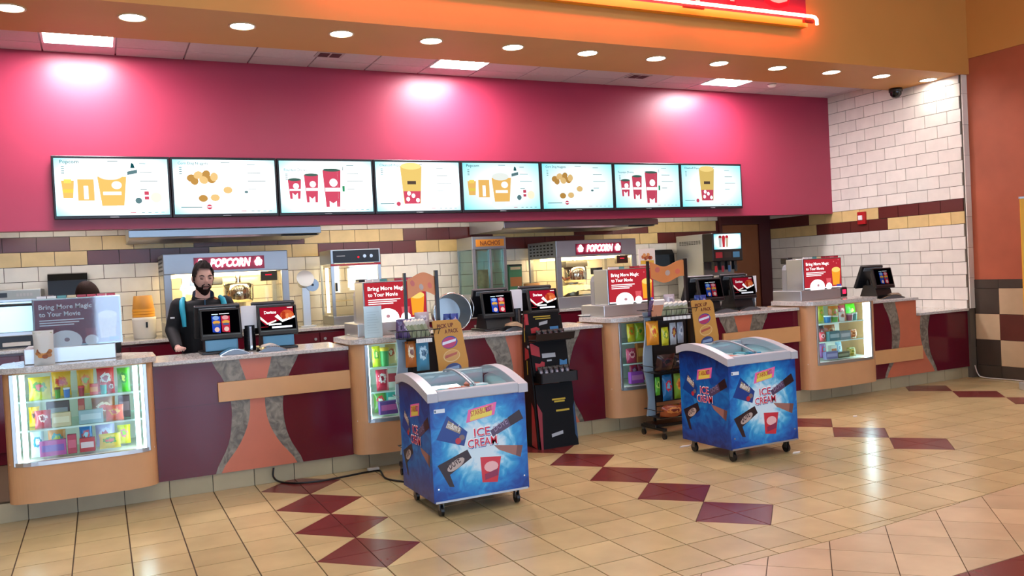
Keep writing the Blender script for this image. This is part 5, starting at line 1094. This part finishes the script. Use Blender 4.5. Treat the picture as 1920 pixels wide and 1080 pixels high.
terminal('black terminal with dim snack picture behind the wave header of the rack', 6.03, 7.52, 'A', False, .45)
terminal('black terminal with dim chip advert in front of the soda fountain', 6.53, 7.56, 'B', False, .6)
terminal('lone black terminal with dim snack picture before the tiled wall', 8.72, 7.52, 'A', False, .4)
# straw-and-bag holders between the terminals
for k, (px, pt, pb, Y, lab) in enumerate(((465, 577, 612, 7.50, 'white paper bags in a black ribbed holder between terminals by the cashier'), (966, 546, 580, 7.52, 'white paper bags in a black holder between terminals above the display stand'), (1408, 520, 545, 7.66, 'white paper bags in a black holder before the brown door'))):
    p, q = W(px, pt, Y=Y), W(px, pb, Y=Y); t = thing('bag_holder', lab, 'holder', (p.x, Y, ZK))
    mb = MB(); mb.cyl((p.x, Y, ZK), (p.x, Y, q.z+.01), .048, MT('1A1C20', .35, .3), 20)
    for j in range(6): mb.lathe([(.0485, 0), (.051, .004), (.0485, .008)], BLK, 20, (p.x, Y, ZK+.02+(q.z-ZK-.03)*j/6), caps=False)
    mb.build('ribbed_tube', t); mb = MB(); mb.box(p.x-.006, p.x+.012, Y-.053, Y-.047, ZK+.005, q.z, CHROME); mb.build('chrome_strip', t)
    mb = MB(); random.seed(k)
    for j in range(7): mb.box(-.066+.003*j, .062-.002*j, -.022+j*.006, -.0175+j*.006, -.03, p.z-q.z+random.uniform(-.006, .006), MT('E6E8EC', .7), 0, RZ((p.x, Y, q.z+.012), random.uniform(-.06, .06)))
    mb.build('paper_bags', t)
# arched silver change trays
def tray(px0, px1, y, Y, lab):
    a, b = W(px0, y, Y=Y), W(px1, y, Y=Y); w = b.x-a.x; N = 14
    arc = [(a.x+w*i/N, ZK+.0015+.042*math.sin(PI*i/N)) for i in range(N+1)]
    t = thing('change_tray', lab, 'tray', ((a.x+b.x)/2, Y+.06, ZK))
    mb = MB(); mb.slab(PL((0, Y, 0), X3, Z3), arc, 0, MT('74797E', .35, .7), back=.13); mb.build('tray_body', t)
    mb = MB(); o = [(x, z+.004) for x, z in arc]; mb.slab(PL((0, Y-.001, 0), X3, Z3), o+[(x, z-.003) for x, z in arc[::-1]], .003, CHROME, back=.134); mb.build('bright_rim', t)
tray(413, 469, 665, 7.16, 'arched silver change tray before the terminal in front of the cashier')
tray(484, 540, 660, 7.17, 'arched silver change tray before the chip advert terminal beside the cashier')
tray(945, 985, 615, 7.16, 'arched silver change tray beside the black display stand')
tray(1335, 1386, 588, 7.2, 'arched silver change tray next to the tan rack panel')
tray(1387, 1428, 584, 7.22, 'arched silver change tray before the soda fountain terminal')
tray(1652, 1697, 563, 7.2, 'arched silver change tray before the lone terminal')
# loose paper bags / napkins on the counter
for px, py, Y, w, h, col, lab in ((505, 652, 7.33, .15, .06, 'C9C4BC', 'folded pale paper bag behind a silver tray by the cashier'), (962, 611, 7.34, .17, .075, 'BFA98C', 'folded kraft paper bag beside the black stand'), (1676, 556, 7.36, .17, .055, 'B09A84', 'folded kraft paper bag before the lone terminal')):
    p = W(px, py, Y=Y); mb = MB(); M = RZ((p.x, Y, ZK+.001), .15)
    mb.prism([(-w/2, 0), (w/2, 0), (w/2, h*.5), (w*.1, h), (-w*.35, h*.75)], (-.05, .05), MT(col, .7), M @ Matrix.Rotation(PI/2, 4, 'X')); solo(mb, 'paper_bag', lab, 'paper bag')
# ================================================================ SIGNS AND PACKS ON THE RAISED TOPS
p, q = W(60, 620, Y=6.99), W(104, 686, Y=6.99); t = thing('snack_pouch', 'grey pouch picturing golden snack bites, leaning before the frosted cabinet', 'pouch', ((p.x+q.x)/2, 7.0, ZT))
mb = MB(); bag(mb, Vector(((p.x+q.x)/2, 7.0, ZT)), q.x-p.x, .25, .05, MT('CCD0CC', .35), 0, .05, 8, 12); mb.build('pouch', t)
mb = MB(); P = PL((p.x, 6.968, ZT), X3, Vector((0, .05, 1))); w = q.x-p.x
for k, (a, b) in enumerate(((.25, .22), (.42, .30), (.60, .32), (.75, .26), (.35, .16), (.55, .14), (.72, .17), (.5, .24), (.3, .28), (.66, .22))): mb.disc(P, w*a, 0.02+.30*b, .021, .016, MT(('A86A2A', 'C88A3A', '8A4A1C')[k % 3], .5), 2+k % 2, 10)
mb.rect(P, w*.25, .17, w*.75, .18, MT('8A9090', .5), 2); mb.rect(P, w*.3, .15, w*.7, .158, MT('8A9090', .5), 2); mb.rect(P, .01, .228, w-.01, .236, MT('98A060', .5), 2); mb.build('pouch_print', t)
p, q = W(681, 575, Y=7.0), W(718, 637, Y=7.0); t = thing('acrylic_notice', 'upright pale blue acrylic notice on the raised stone top', 'sign', ((p.x+q.x)/2, 7.0, ZT))
mb = MB(); mb.box(p.x, q.x, 6.995, 7.003, ZT, p.z, MT('BFDCE4', .2), .002); sgn = mb.build('sheet', t); mb = MB()
for k in range(9): mb.rect(FRONT(p.x, 6.995, ZT), .025, .04+.022*k, (q.x-p.x)-.025-.01*((k*5) % 4), .045+.022*k, MT('A6C6D0', .4), 1)
mb.build('notice_lines', sgn); mb = MB(); mb.box(p.x, q.x, 7.003, 7.07, ZT, ZT+.006, GLASS('D8F0F4', .8)); mb.build('foot', t)
p, q = W(1196, 467, Y=7.42), W(1228, 494, Y=7.42); t = thing('snack_card', 'small white card picturing loaded snacks on the topping cabinet by the wave header', 'sign', ((p.x+q.x)/2, 7.4, ZT+.5))
x0_, x1_ = 5.0, 5.0+(q.x-p.x); x0_, x1_ = p.x, q.x
mb = MB(); mb.box(x0_, x1_, 7.41, 7.418, ZT+.475, p.z, MT('E8E0D4', .4), .002); cd_ = mb.build('card', t); mb = MB(); P = FRONT(x0_, 7.41, ZT+.5); w = x1_-x0_; hh = p.z-ZT-.5
for k in range(7): mb.disc(P, w*(.25+.08*k), hh*(.5+.12*math.sin(k*2)), w*.10, hh*.12, MT(('B86A3A', 'D89A5A', '8A3A28')[k % 3], .5), 2+k % 2, 10)
mb.rect(P, w*.1, hh*.06, w*.9, hh*.28, MT('E0B840', .4), 2); mb.build('card_print', cd_)
# silver bucket leaning on its side behind the first rack
c = W(835, 556, Y=7.75); t = thing('silver_bucket', 'large silver bucket tipped on its side beside the terminal', 'bucket', (c.x, 7.6, ZK))
cz = c.z; ax = Vector((-.15, -1, .05)).normalized(); R_ = .185; mb = MB(); zc = ZK+R_+.012; cc = Vector((c.x, 7.58, zc))
a0, a1 = cc, cc-ax*.30
mb.tube([a1, a0], [.15, R_], MT('9AA0A2', .3, 1), 32, None, False); mb.tube([a1+ax*.004, a0], [.147, R_-.003], MT('9AA0A2', .35, 1), 32, None, False)
e1 = ax.orthogonal().normalized(); e2 = ax.cross(e1)
for k in range(1): mb.add([a1+(e1*math.cos(2*PI*j/32)+e2*math.sin(2*PI*j/32))*.15 for j in range(32)], [list(range(32))], MT('9AA0A2', .35, 1))
mb.tube([cc+(e1*math.cos(2*PI*j/32)+e2*math.sin(2*PI*j/32))*R_ for j in range(33)], .007, CHROME, 8); mb.build('pail', t)
mb = MB(); mb.tube([cc+Vector((R_, 0, .03))+Vector((.03*math.sin(PI*k/8), -.02, .10-.025*k)) for k in range(9)], .006, CHROME, 6); mb.build('side_handle', t)
mb = MB(); mb.box(c.x-.09, c.x+.09, 7.60, 7.68, ZK, ZK+.03, BLK, .006); mb.build('cradle', t)
# red lit switch box by the last topping cabinet
p = W(1581, 550, Y=7.42); t = thing('card_reader', 'small black reader with glowing red window next to the lone terminal', 'card reader', (p.x, 7.42, ZT)); mb = MB(); mb.box(p.x-.05, p.x+.05, 7.40, 7.46, ZT, ZT+.115, BLK, .012); mb.build('body', t); mb = MB(); mb.box(p.x-.03, p.x+.022, 7.396, 7.40, ZT+.035, ZT+.085, EM('FF2850', 2.2)); mb.build('red_window', t)
# keyboard-like black tray and small white plate on the counters
p = W(1150, 592, Y=7.5)
for px, Y, z, lab in ((1090, 7.55, ZT, 'small white plate on the raised top beside the steel topping cabinet'), (665, 7.5, ZT, 'small white plate on the raised top behind the acrylic notice')):
    p = W(px, 590, Y=Y); x = max(p.x, 4.50) if px > 1000 else p.x; mb = MB(); mb.lathe([(.05, 0), (.07, .008), (.085, .016), (.08, .017), (.05, .009), (.001, .008)], WHT, 24, (x-.0, Y-.02, z)); solo(mb, 'plate', lab, 'plate')
# ================================================================ CASHIER
SKIN = MT('C49C8E', .5, 0, .3, var=.04, nscale=20); HAIR = MT('160E0C', .75, 0, .15, bump=.5, nscale=90); BEARD = MT('1E1310', .8, 0, .12, bump=.4, nscale=120); JKT = MT('121418', .75, 0, .3, var=.12, nscale=25); TEAL = MT('1E9CB8', .6)
t = thing('person', 'bearded person in black jacket with teal shoulder stripes, leaning one hand on the counter', 'person', (.80, 8.03, 0))
def ell(c, rx, ry, n=20, tilt=0): return [Vector((c[0]+rx*math.cos(2*PI*k/n), c[1]+ry*math.sin(2*PI*k/n), c[2]+tilt*math.sin(2*PI*k/n))) for k in range(n)]
HC = Vector((.835, 7.985, 1.705)); HM = Matrix.Translation(HC) @ Matrix.Scale(1.05, 4) @ Matrix.Rotation(.16, 4, 'Z') @ Matrix.Rotation(.16, 4, 'X')
def head_pt(th, ph, off=0.):      # th: angle round (0 = face), ph: -pi/2..pi/2
    x = math.sin(th)*math.cos(ph); y = -math.cos(th)*math.cos(ph); z = math.sin(ph)
    X, Y_, Z = .080*x, .100*y, .128*z
    if z < 0: f = 1+.30*z*abs(z)+.02*z; X *= f; Y_ = Y_*(1+.10*z) if y < 0 else Y_*(1+.28*z)
    if y < 0:
        g = lambda cx, cz, sx, sz: math.exp(-((X-cx)/sx)**2-((Z-cz)/sz)**2)
        Y_ += -.024*g(0, -.014, .011, .020)-.010*g(0, .006, .008, .022)-.006*g(0, -.052, .024, .012)-.010*g(0, -.095, .03, .02)+.010*(g(.033, .016, .018, .012)+g(-.033, .016, .018, .012))-.005*(g(.033, .036, .024, .008)+g(-.033, .036, .024, .008))
    v = Vector((X, Y_, Z)); return v*(1+off/.1)
def head_shell(mb, mat, off, cond, nt=56, np_=40, M=HM):
    idx = {}; vs = []; fs = []
    def vid(i, j):
        i %= nt
        if (i, j) not in idx: idx[(i, j)] = len(vs); th = -PI+2*PI*i/nt; ph = -PI/2+PI*j/np_; vs.append(head_pt(th, ph, off if not callable(off) else off(th, ph)))
        return idx[(i, j)]
    for i in range(nt):
        for j in range(np_):
            th = -PI+2*PI*(i+.5)/nt; ph = -PI/2+PI*(j+.5)/np_
            if cond(th, ph): fs.append((vid(i, j), vid(i+1, j), vid(i+1, j+1), vid(i, j+1)))
    mb.add(vs, fs, mat, M, True)
def limb(mb, pts, rs, mat, n=14):
    mb.tube(pts, rs, mat, n); mb.sph(pts[0], rs[0], mat, 12, 8); mb.sph(pts[-1], rs[-1], mat, 12, 8)
RA = [Vector((.625, 8.02, 1.475)), Vector((.555, 7.99, 1.26)), Vector((.575, 7.76, 1.125))]
LA = [Vector((1.015, 8.02, 1.475)), Vector((1.085, 7.98, 1.25)), Vector((1.02, 7.80, 1.13))]
def hand(mb, wrist, sgn):
    mb.sph(wrist+Vector((.008*sgn, -.045, -.008)), (.040, .046, .020), SKIN, 14, 10)
    for k, (dx, ln) in enumerate(((-.030, .050), (-.010, .060), (.010, .058), (.030, .045))):
        b0 = wrist+Vector((.008*sgn+dx*sgn, -.078, -.004)); mb.tube([b0, b0+Vector((0, -ln*.45, .004)), b0+Vector((0, -ln*.8, -.010)), b0+Vector((0, -ln*.85, -.026))], [.0095, .009, .008, .007], SKIN, 8); mb.sph(b0, .0105, SKIN, 8, 6)
    b0 = wrist+Vector((.036*sgn, -.030, -.006)); mb.tube([b0, b0+Vector((.020*sgn, -.022, -.004)), b0+Vector((.016*sgn, -.050, -.012))], [.012, .010, .008], SKIN, 8); mb.sph(b0, .013, SKIN, 8, 6)
mb = MB(); head_shell(mb, SKIN, 0, lambda a, b: True)
for sg in (-1, 1): mb.sph((sg*.080, .008, -.002), (.012, .022, .032), SKIN, 10, 8, HM)
mb.tube([Vector((.82, 8.02, 1.46)), Vector((.828, 8.01, 1.56)), Vector((.833, 8.0, 1.64))], [.075, .062, .06], SKIN, 18)
mb.loft([ell((.82, 8.04, .90), .15, .10), ell((.82, 8.04, 1.05), .155, .11), ell((.82, 8.04, 1.25), .165, .11), ell((.82, 8.04, 1.40), .18, .105), ell((.82, 8.03, 1.48), .14, .08), ell((.82, 8.03, 1.51), .07, .05)], SKIN)
for A, sg in ((RA, 1), (LA, -1)): limb(mb, A, [.052, .042, .028], SKIN); hand(mb, A[2], sg)
for sg in (-1, 1): limb(mb, [Vector((.82+.09*sg, 8.05, .90)), Vector((.82+.10*sg, 8.02, .50)), Vector((.82+.10*sg, 8.06, .09))], [.085, .06, .042], SKIN); mb.sph((.82+.10*sg, 8.0, .04), (.045, .12, .038), SKIN, 12, 8)
body = mb.build('body', t); rm = body.modifiers.new('fuse', 'REMESH'); rm.mode = 'VOXEL'; rm.voxel_size = .0055; rm.use_smooth_shade = True
mb = MB(); mb.loft([ell((.82, 8.04, .86), .185, .135), ell((.82, 8.04, 1.0), .19, .14), ell((.82, 8.04, 1.15), .195, .142), ell((.82, 8.04, 1.30), .21, .142), ell((.82, 8.035, 1.42), .215, .13), ell((.82, 8.03, 1.495), .175, .10), ell((.825, 8.03, 1.515), .105, .085), ell((.828, 8.035, 1.53), .082, .072)], JKT)
for A in (RA, LA): limb(mb, [A[0]+Vector((0, 0, -.005)), A[1], A[2]+Vector((0, .02, 0))], [.076, .062, .043], JKT)
jk = mb.build('jacket', t); rm = jk.modifiers.new('fuse', 'REMESH'); rm.mode = 'VOXEL'; rm.voxel_size = .009; rm.use_smooth_shade = True
sm = jk.modifiers.new('soft', 'SMOOTH'); sm.iterations = 5
for sg in (-1, 1): mb = MB(); mb.tube([Vector((.82-sg*.155, 8.03, 1.535)), Vector((.82-sg*.172, 7.965, 1.51)), Vector((.82-sg*.178, 7.925, 1.455)), Vector((.82-sg*.172, 7.91, 1.38)), Vector((.82-sg*.168, 7.905, 1.29))], [.020, .024, .024, .022, .016], TEAL, 10); mb.build('shoulder_stripe', t)
mb = MB(); mb.loft([ell((.828, 8.015, 1.525), .098, .088), ell((.832, 8.01, 1.55), .094, .090, tilt=.028), ell((.832, 8.012, 1.572), .092, .092, tilt=.045)], JKT, False); mb.loft([ell((.832, 8.012, 1.572), .090, .090, tilt=.045), ell((.828, 8.015, 1.525), .090, .082)], MT('1A3A5A', .7), False); mb.build('collar', t)
mb = MB(); mb.tube([Vector((.832, 7.905, 1.52)), Vector((.828, 7.895, 1.40)), Vector((.825, 7.892, 1.2)), Vector((.825, 7.895, 1.0))], .006, MT('1F4A6A', .5), 6); mb.build('zip', t)
mb = MB(); mb.box(.905, .945, 7.889, 7.895, 1.395, 1.405, MT('D8DCE0', .5)); mb.build('chest_logo', t)
mb = MB(); mb.box(-.018, .018, -.003, .003, -.007, .007, MT('D8DCE0', .5), 0, RZ((.560, 7.931, 1.375), -.4)); mb.build('sleeve_logo', t)
mb = MB(); mb.loft([ell((.82, 8.04, .93), .175, .125), ell((.82, 8.04, .82), .17, .125)], MT('101014', .8))
for sg in (-1, 1): limb(mb, [Vector((.82+.085*sg, 8.045, .84)), Vector((.82+.10*sg, 8.02, .50)), Vector((.82+.10*sg, 8.06, .10))], [.10, .075, .06], MT('101014', .8))
tr = mb.build('trousers', t); rm = tr.modifiers.new('fuse', 'REMESH'); rm.mode = 'VOXEL'; rm.voxel_size = .014; rm.use_smooth_shade = True
for sg in (-1, 1): mb = MB(); mb.sph((.82+.10*sg, 7.99, .045), (.052, .14, .045), BLK, 14, 8); mb.build('shoe', t)
mb = MB(); head_shell(mb, HAIR, lambda a, b: .010+.012*max(0, math.sin(b))+.004*math.sin(9*a)*math.cos(7*b), lambda a, b: b > (.74 if abs(a) < .75 else (.74-(abs(a)-.75)*1.9 if abs(a) < 1.25 else -.05-.35*min(1, max(0, abs(a)-1.7)))))
mb.build('hair', t)
mb = MB(); head_shell(mb, BEARD, lambda a, b: .006+.034*max(0, -b-.62), lambda a, b: (b < -.66 and abs(a) < 1.6) or (b < -.47 and .30 < abs(a) < 1.5) or (abs(a) < .42 and -.47 < b < -.36) or (.75 < abs(a) < 1.45 and b < -.05-(1.45-abs(a))*.75)); mb.build('beard', t)
mb = MB()
for sg in (-1, 1):
    mb.tube([HM @ Vector((sg*.014, -.0995, -.036)), HM @ Vector((sg*.030, -.096, -.044)), HM @ Vector((sg*.036, -.091, -.056))], [.005, .0055, .003], BEARD, 6)
mb.build('moustache', t)
mb = MB()
for sg in (-1, 1):
    mb.tube([HM @ Vector((sg*.016, -.099, .034)), HM @ Vector((sg*.034, -.095, .041)), HM @ Vector((sg*.052, -.083, .034))], [.004, .005, .003], HAIR, 6)
mb.build('eyebrow', t)
mb = MB()
for sg in (-1, 1):
    mb.sph((sg*.033, -.080, .016), (.0125, .010, .0095), MT('9A7266', .5), 10, 8, HM); mb.tube([HM @ Vector((sg*.021, -.0895, .010)), HM @ Vector((sg*.033, -.0915, .0075)), HM @ Vector((sg*.045, -.0865, .010))], .0022, HAIR, 6)
mb.build('lowered_eyelids', t)
mb = MB(); mb.tube([HM @ Vector((-.022, -.096, -.064)), HM @ Vector((0, -.101, -.062)), HM @ Vector((.022, -.096, -.064))], [.003, .006, .003], MT('8A5A54', .5), 8); mb.build('lips', t)

# ---- a second worker bent low behind the dim topping cabinet
t2 = thing('person', 'dark-haired person stooping low behind the dim topping cabinet', 'person', (-.10, 8.25, 0))
HM2 = Matrix.Translation((-.085, 8.0, 1.60)) @ Matrix.Rotation(-.3, 4, 'Z') @ Matrix.Rotation(.9, 4, 'X')
mb = MB(); head_shell(mb, SKIN, 0, lambda a, b: True, M=HM2)
mb.tube([Vector((-.095, 8.09, 1.50)), Vector((-.09, 8.04, 1.56))], [.065, .06], SKIN, 16)
mb.loft([ell((-.10, 8.36, .90), .15, .11), ell((-.10, 8.36, 1.05), .16, .12), ell((-.10, 8.28, 1.25), .17, .11), ell((-.10, 8.18, 1.40), .17, .09), ell((-.098, 8.10, 1.50), .08, .06)], SKIN)
for sg in (-1, 1):
    A = [Vector((-.10+.16*sg, 8.18, 1.38)), Vector((-.10+.19*sg, 8.05, 1.14)), Vector((-.10+.16*sg, 7.92, .98))]; limb(mb, A, [.05, .042, .028], SKIN); hand(mb, A[2], -sg)
    limb(mb, [Vector((-.10+.09*sg, 8.37, .90)), Vector((-.10+.10*sg, 8.28, .50)), Vector((-.10+.10*sg, 8.36, .09))], [.085, .06, .042], SKIN); mb.sph((-.10+.10*sg, 8.30, .04), (.045, .12, .038), SKIN, 12, 8)
b2 = mb.build('body', t2); rm = b2.modifiers.new('fuse', 'REMESH'); rm.mode = 'VOXEL'; rm.voxel_size = .007; rm.use_smooth_shade = True
mb = MB(); mb.loft([ell((-.10, 8.36, .84), .185, .14), ell((-.10, 8.36, 1.05), .195, .145), ell((-.10, 8.28, 1.25), .205, .135), ell((-.10, 8.18, 1.41), .20, .11), ell((-.098, 8.09, 1.515), .10, .075)], JKT)
for sg in (-1, 1): limb(mb, [Vector((-.10+.16*sg, 8.18, 1.38)), Vector((-.10+.19*sg, 8.05, 1.14)), Vector((-.10+.16*sg, 7.94, .99))], [.074, .06, .043], JKT)
jk2 = mb.build('jacket', t2); rm = jk2.modifiers.new('fuse', 'REMESH'); rm.mode = 'VOXEL'; rm.voxel_size = .011; rm.use_smooth_shade = True
mb = MB()
for sg in (-1, 1): limb(mb, [Vector((-.10+.085*sg, 8.365, .86)), Vector((-.10+.10*sg, 8.28, .50)), Vector((-.10+.10*sg, 8.36, .10))], [.105, .075, .06], MT('101014', .8))
tr2 = mb.build('trousers', t2); rm = tr2.modifiers.new('fuse', 'REMESH'); rm.mode = 'VOXEL'; rm.voxel_size = .014; rm.use_smooth_shade = True
for sg in (-1, 1): mb = MB(); mb.sph((-.10+.10*sg, 8.29, .045), (.052, .14, .045), BLK, 14, 8); mb.build('shoe', t2)
mb = MB(); head_shell(mb, MT('2A1C16', .75, 0, .15, bump=.5, nscale=90), lambda a, b: .012+.010*max(0, math.sin(b)), lambda a, b: b > (.70 if abs(a) < .8 else (.70-(abs(a)-.8)*1.9 if abs(a) < 1.25 else -.35)), M=HM2); mb.build('hair', t2)
# ================================================================ FIXTURES
# neon sign on the header
t = thing('neon_sign', 'red lettered sign with glowing neon tube on the orange header', 'sign', (4.6, 6.95, 4.4))
YS = 6.9
a, b = W(1060, -5, Y=YS), W(1515, 37, Y=YS); zt = b.z
mb = MB(); x1s = W(1515, 20, Y=YS).x; mb.box(1.6, x1s, 6.93, 6.999, zt+.0, zt+.75, MT('8A2038', .5)); mb.build('sign_board', t)
mb = MB(); mb.box(1.6, x1s-.0, 6.915, 6.999, zt-.075, zt-.0, MT('E0981E', .4)); mb.build('yellow_ledge', t)
mb = MB(); zn = zt+.018; mb.tube([(1.6, 6.84, zn), (x1s-.02, 6.84, zn), (x1s+.035, 6.84, zn-.005), (x1s+.06, 6.84, zn-.03), (x1s+.062, 6.84, zn-.085)], .017, EM('FF6450', 50), 10); mb.build('neon_tube', t)
mb = MB(); xm = W(1295, 14, Y=YS).x; mb.box(xm-.13, xm+.13, 6.845, 6.865, zt-.035, zt-.015, MT('7A1A10', .4)); mb.box(x1s-.12, x1s+.02, 6.84, 6.87, zt-.05, zt-.02, MT('8A1E14', .4)); mb.build('tube_support', t)
LT = MT('E8A8A0', .4, em=1.0, emc='FF7870'); LTB = MT('B0102C', .4)
for k, (ch, px) in enumerate((('N', 1290), ('T', 1375), ('S', 1462))):
    x = W(px, 5, Y=YS).x; P = PL((0, 6.93, 0), X3, Z3); zz = W(px, 6 if ch == 'S' else 3, Y=YS).z-.01
    mb = MB(); mb.txt(P, ch, x, zz, .46, LTB, 5, 'C', .05, w=.40); lt = mb.build('letter', t); mb = MB(); mb.txt(PL((0, 6.915, 0), X3, Z3), ch, x, zz+.02, .43, LT, 1, 'C', .0, w=.33); mb.build('letter_face', lt)
# fire alarm on the right wall, dome camera, smoke detector, vents, sprinkler-like detector
p, q = W(1609, 398, X=XR-.03), W(1624, 420, X=XR-.03); t = thing('fire_alarm', 'red fire alarm strobe on the tiled side wall', 'alarm', (XR-.03, (p.y+q.y)/2, q.z)); mb = MB(); mb.box(XR-.055, XR-.015, q.y, p.y, q.z, p.z, MT('B0181E', .35), .006); mb.build('housing', t); mb = MB(); mb.box(XR-.075, XR-.055, (p.y+q.y)/2-.03, (p.y+q.y)/2+.04, (p.z+q.z)/2-.03, (p.z+q.z)/2+.04, MT('F0E8E8', .2), .008); mb.build('strobe', t)
p = W(1690, 172, X=9.66); t = thing('dome_camera', 'black dome camera under the end of the orange header', 'security camera', (p.x, p.y, ZS)); c = (9.66, 7.88, ZS); mb = MB(); mb.lathe([(.001, 0), (.085, 0), (.085, -.045), (.075, -.05)], MT('1A1614', .4), 24, c, caps=False); mb.build('mount', t); mb = MB(); mb.lathe([(.075, -.05), (.07, -.085), (.045, -.115), (.001, -.125)], MT('0A0A0C', .1), 24, c, caps=False); mb.build('dome', t)
p = W(1447, 157, Z=ZC); t = thing('smoke_detector', 'small white round detector on the dropped ceiling', 'detector', tuple(p)); mb = MB(); mb.lathe([(.001, -.006), (.06, -.006), (.06, -.02), (.04, -.045), (.001, -.05)], WHT, 22, p, caps=False); mb.build('cap', t); mb = MB(); mb.lathe([(.061, -.012), (.061, -.017)], MT('8A8A8A', .5), 22, p, caps=False); mb.build('gap_ring', t)
for k, (px, py, lab) in enumerate(((618, 101, 'dark slotted air vent in the dropped ceiling between the first two light panels'), (1197, 142, 'dark slotted air vent in the dropped ceiling between the last two light panels'))):
    p = W(px, py, Z=ZC); t = thing('air_vent', lab, 'vent', (p.x, p.y, ZC))
    mb = MB(); mb.box(p.x-.14, p.x+.14, p.y-.10, p.y+.10, ZC-.014, ZC-.0065, MT('B4AAAE', .6)); mb.build('frame', t)
    for j in range(2): mb = MB(); mb.box(p.x-.11+.12*j, p.x-.01+.12*j, p.y-.07, p.y+.07, ZC-.017, ZC-.0142, MT('4A2A30', .7)); mb.build('slot', t)
# power cable along the base, litter, lamp cord plug
mb = MB(); pts = []
for px, py in ((488, 875), (500, 890), (522, 900), (555, 905), (600, 901), (650, 892), (690, 884), (712, 882)): q = W(px, py, Z=.012); pts.append(Vector((q.x, min(q.y, YP-.02), .009)))
pts[0].z = .13; pts[1].z = .06; pts += [Vector((2.0, 6.6, .009)), Vector((2.12, 6.35, .009)), Vector((2.2, 6.1, .009))]
def smoothpts(P, n=6):
    out = []
    for i in range(len(P)-1):
        a, b, c, d = P[max(i-1, 0)], P[i], P[i+1], P[min(i+2, len(P)-1)]
        for k in range(n):
            s = k/n; out.append(.5*(2*b+(c-a)*s+(2*a-5*b+4*c-d)*s*s+(3*b-a-3*c+d)*s**3))
    return out+[P[-1]]
mb.tube(smoothpts(pts), .008, BLK, 8); solo(mb, 'power_cable', 'black power cable running along the counter base to the lone freezer', 'cable')
mb = MB(); q = W(700, 883, Z=.01); mb.box(q.x-.05, q.x+.05, q.y-.02, q.y+.02, .018, .04, MT('B8B4AC', .5), .006); solo(mb, 'cable_clip', 'pale cable connector lying on the black cable', 'connector')
for px, py, w, lab in ((1493, 849, .05, 'white scrap of paper on the floor beside the freezer by the rack'), (1285, 837, .07, 'grey scrap by the wheels of the freezer by the rack'), (1603, 781, .03, 'tiny white crumb on the cream floor tiles')):
    q = W(px, py, Z=0); mb = MB(); mb.prism([(q.x-w, q.y-.01), (q.x+w*.3, q.y-.022), (q.x+w, q.y+.006), (q.x-w*.2, q.y+.02)], (.001, .007), MT('DAD6CE', .7)); solo(mb, 'paper_scrap', lab, 'litter')
# loose cable at the foot of the side wall
mb = MB(); mb.tube(smoothpts([Vector((9.80, 7.0, .16)), Vector((9.80, 6.96, .05)), Vector((9.83, 6.9, .012)), Vector((9.86, 6.6, .010)), Vector((9.86, 6.2, .010)), Vector((9.85, 5.8, .010))]), .007, MT('C8C8C4', .5), 8); solo(mb, 'wall_cable', 'white cable along the foot of the checkered wall', 'cable')
# banner stand at the frame's edge
t = thing('banner_stand', 'yellow roll-up banner standing before the plaster wall', 'banner', (9.30, 6.0, 0), -.5)
mb = MB(); mb.box(-.02, .83, -.008, .008, .09, 2.15, MT('E0A818', .4), .002); bn = mb.build('banner', t, world=False); P = PL((-.02, -.009, .09), X3, Z3); mb = MB(); mb.pg(P, [(0, .25), (.85, .1), (.85, .6), (0, .58)], MT('C02A22', .4), 1); mb.pg(P, [(0, .12), (.85, 0), (.85, .1), (0, .24)], MT('3A1A12', .4), 2); mb.pg(P, [(0, .42), (.3, .4), (.3, .5), (0, .48)], MT('E8E0D0', .4), 2); mb.build('banner_print', bn, world=False)
mb = MB(); mb.box(-.06, .87, -.10, .10, 0, .09, MT('C8CCCE', .3, .7), .015); mb.build('base', t, world=False); mb = MB(); mb.box(-.03, .84, -.012, .012, 2.15, 2.175, ALU, .003); mb.build('top_rail', t, world=False); mb = MB(); mb.cyl((.4, .02, .08), (.4, .02, 2.16), .01, ALU, 10); mb.build('pole', t, world=False)
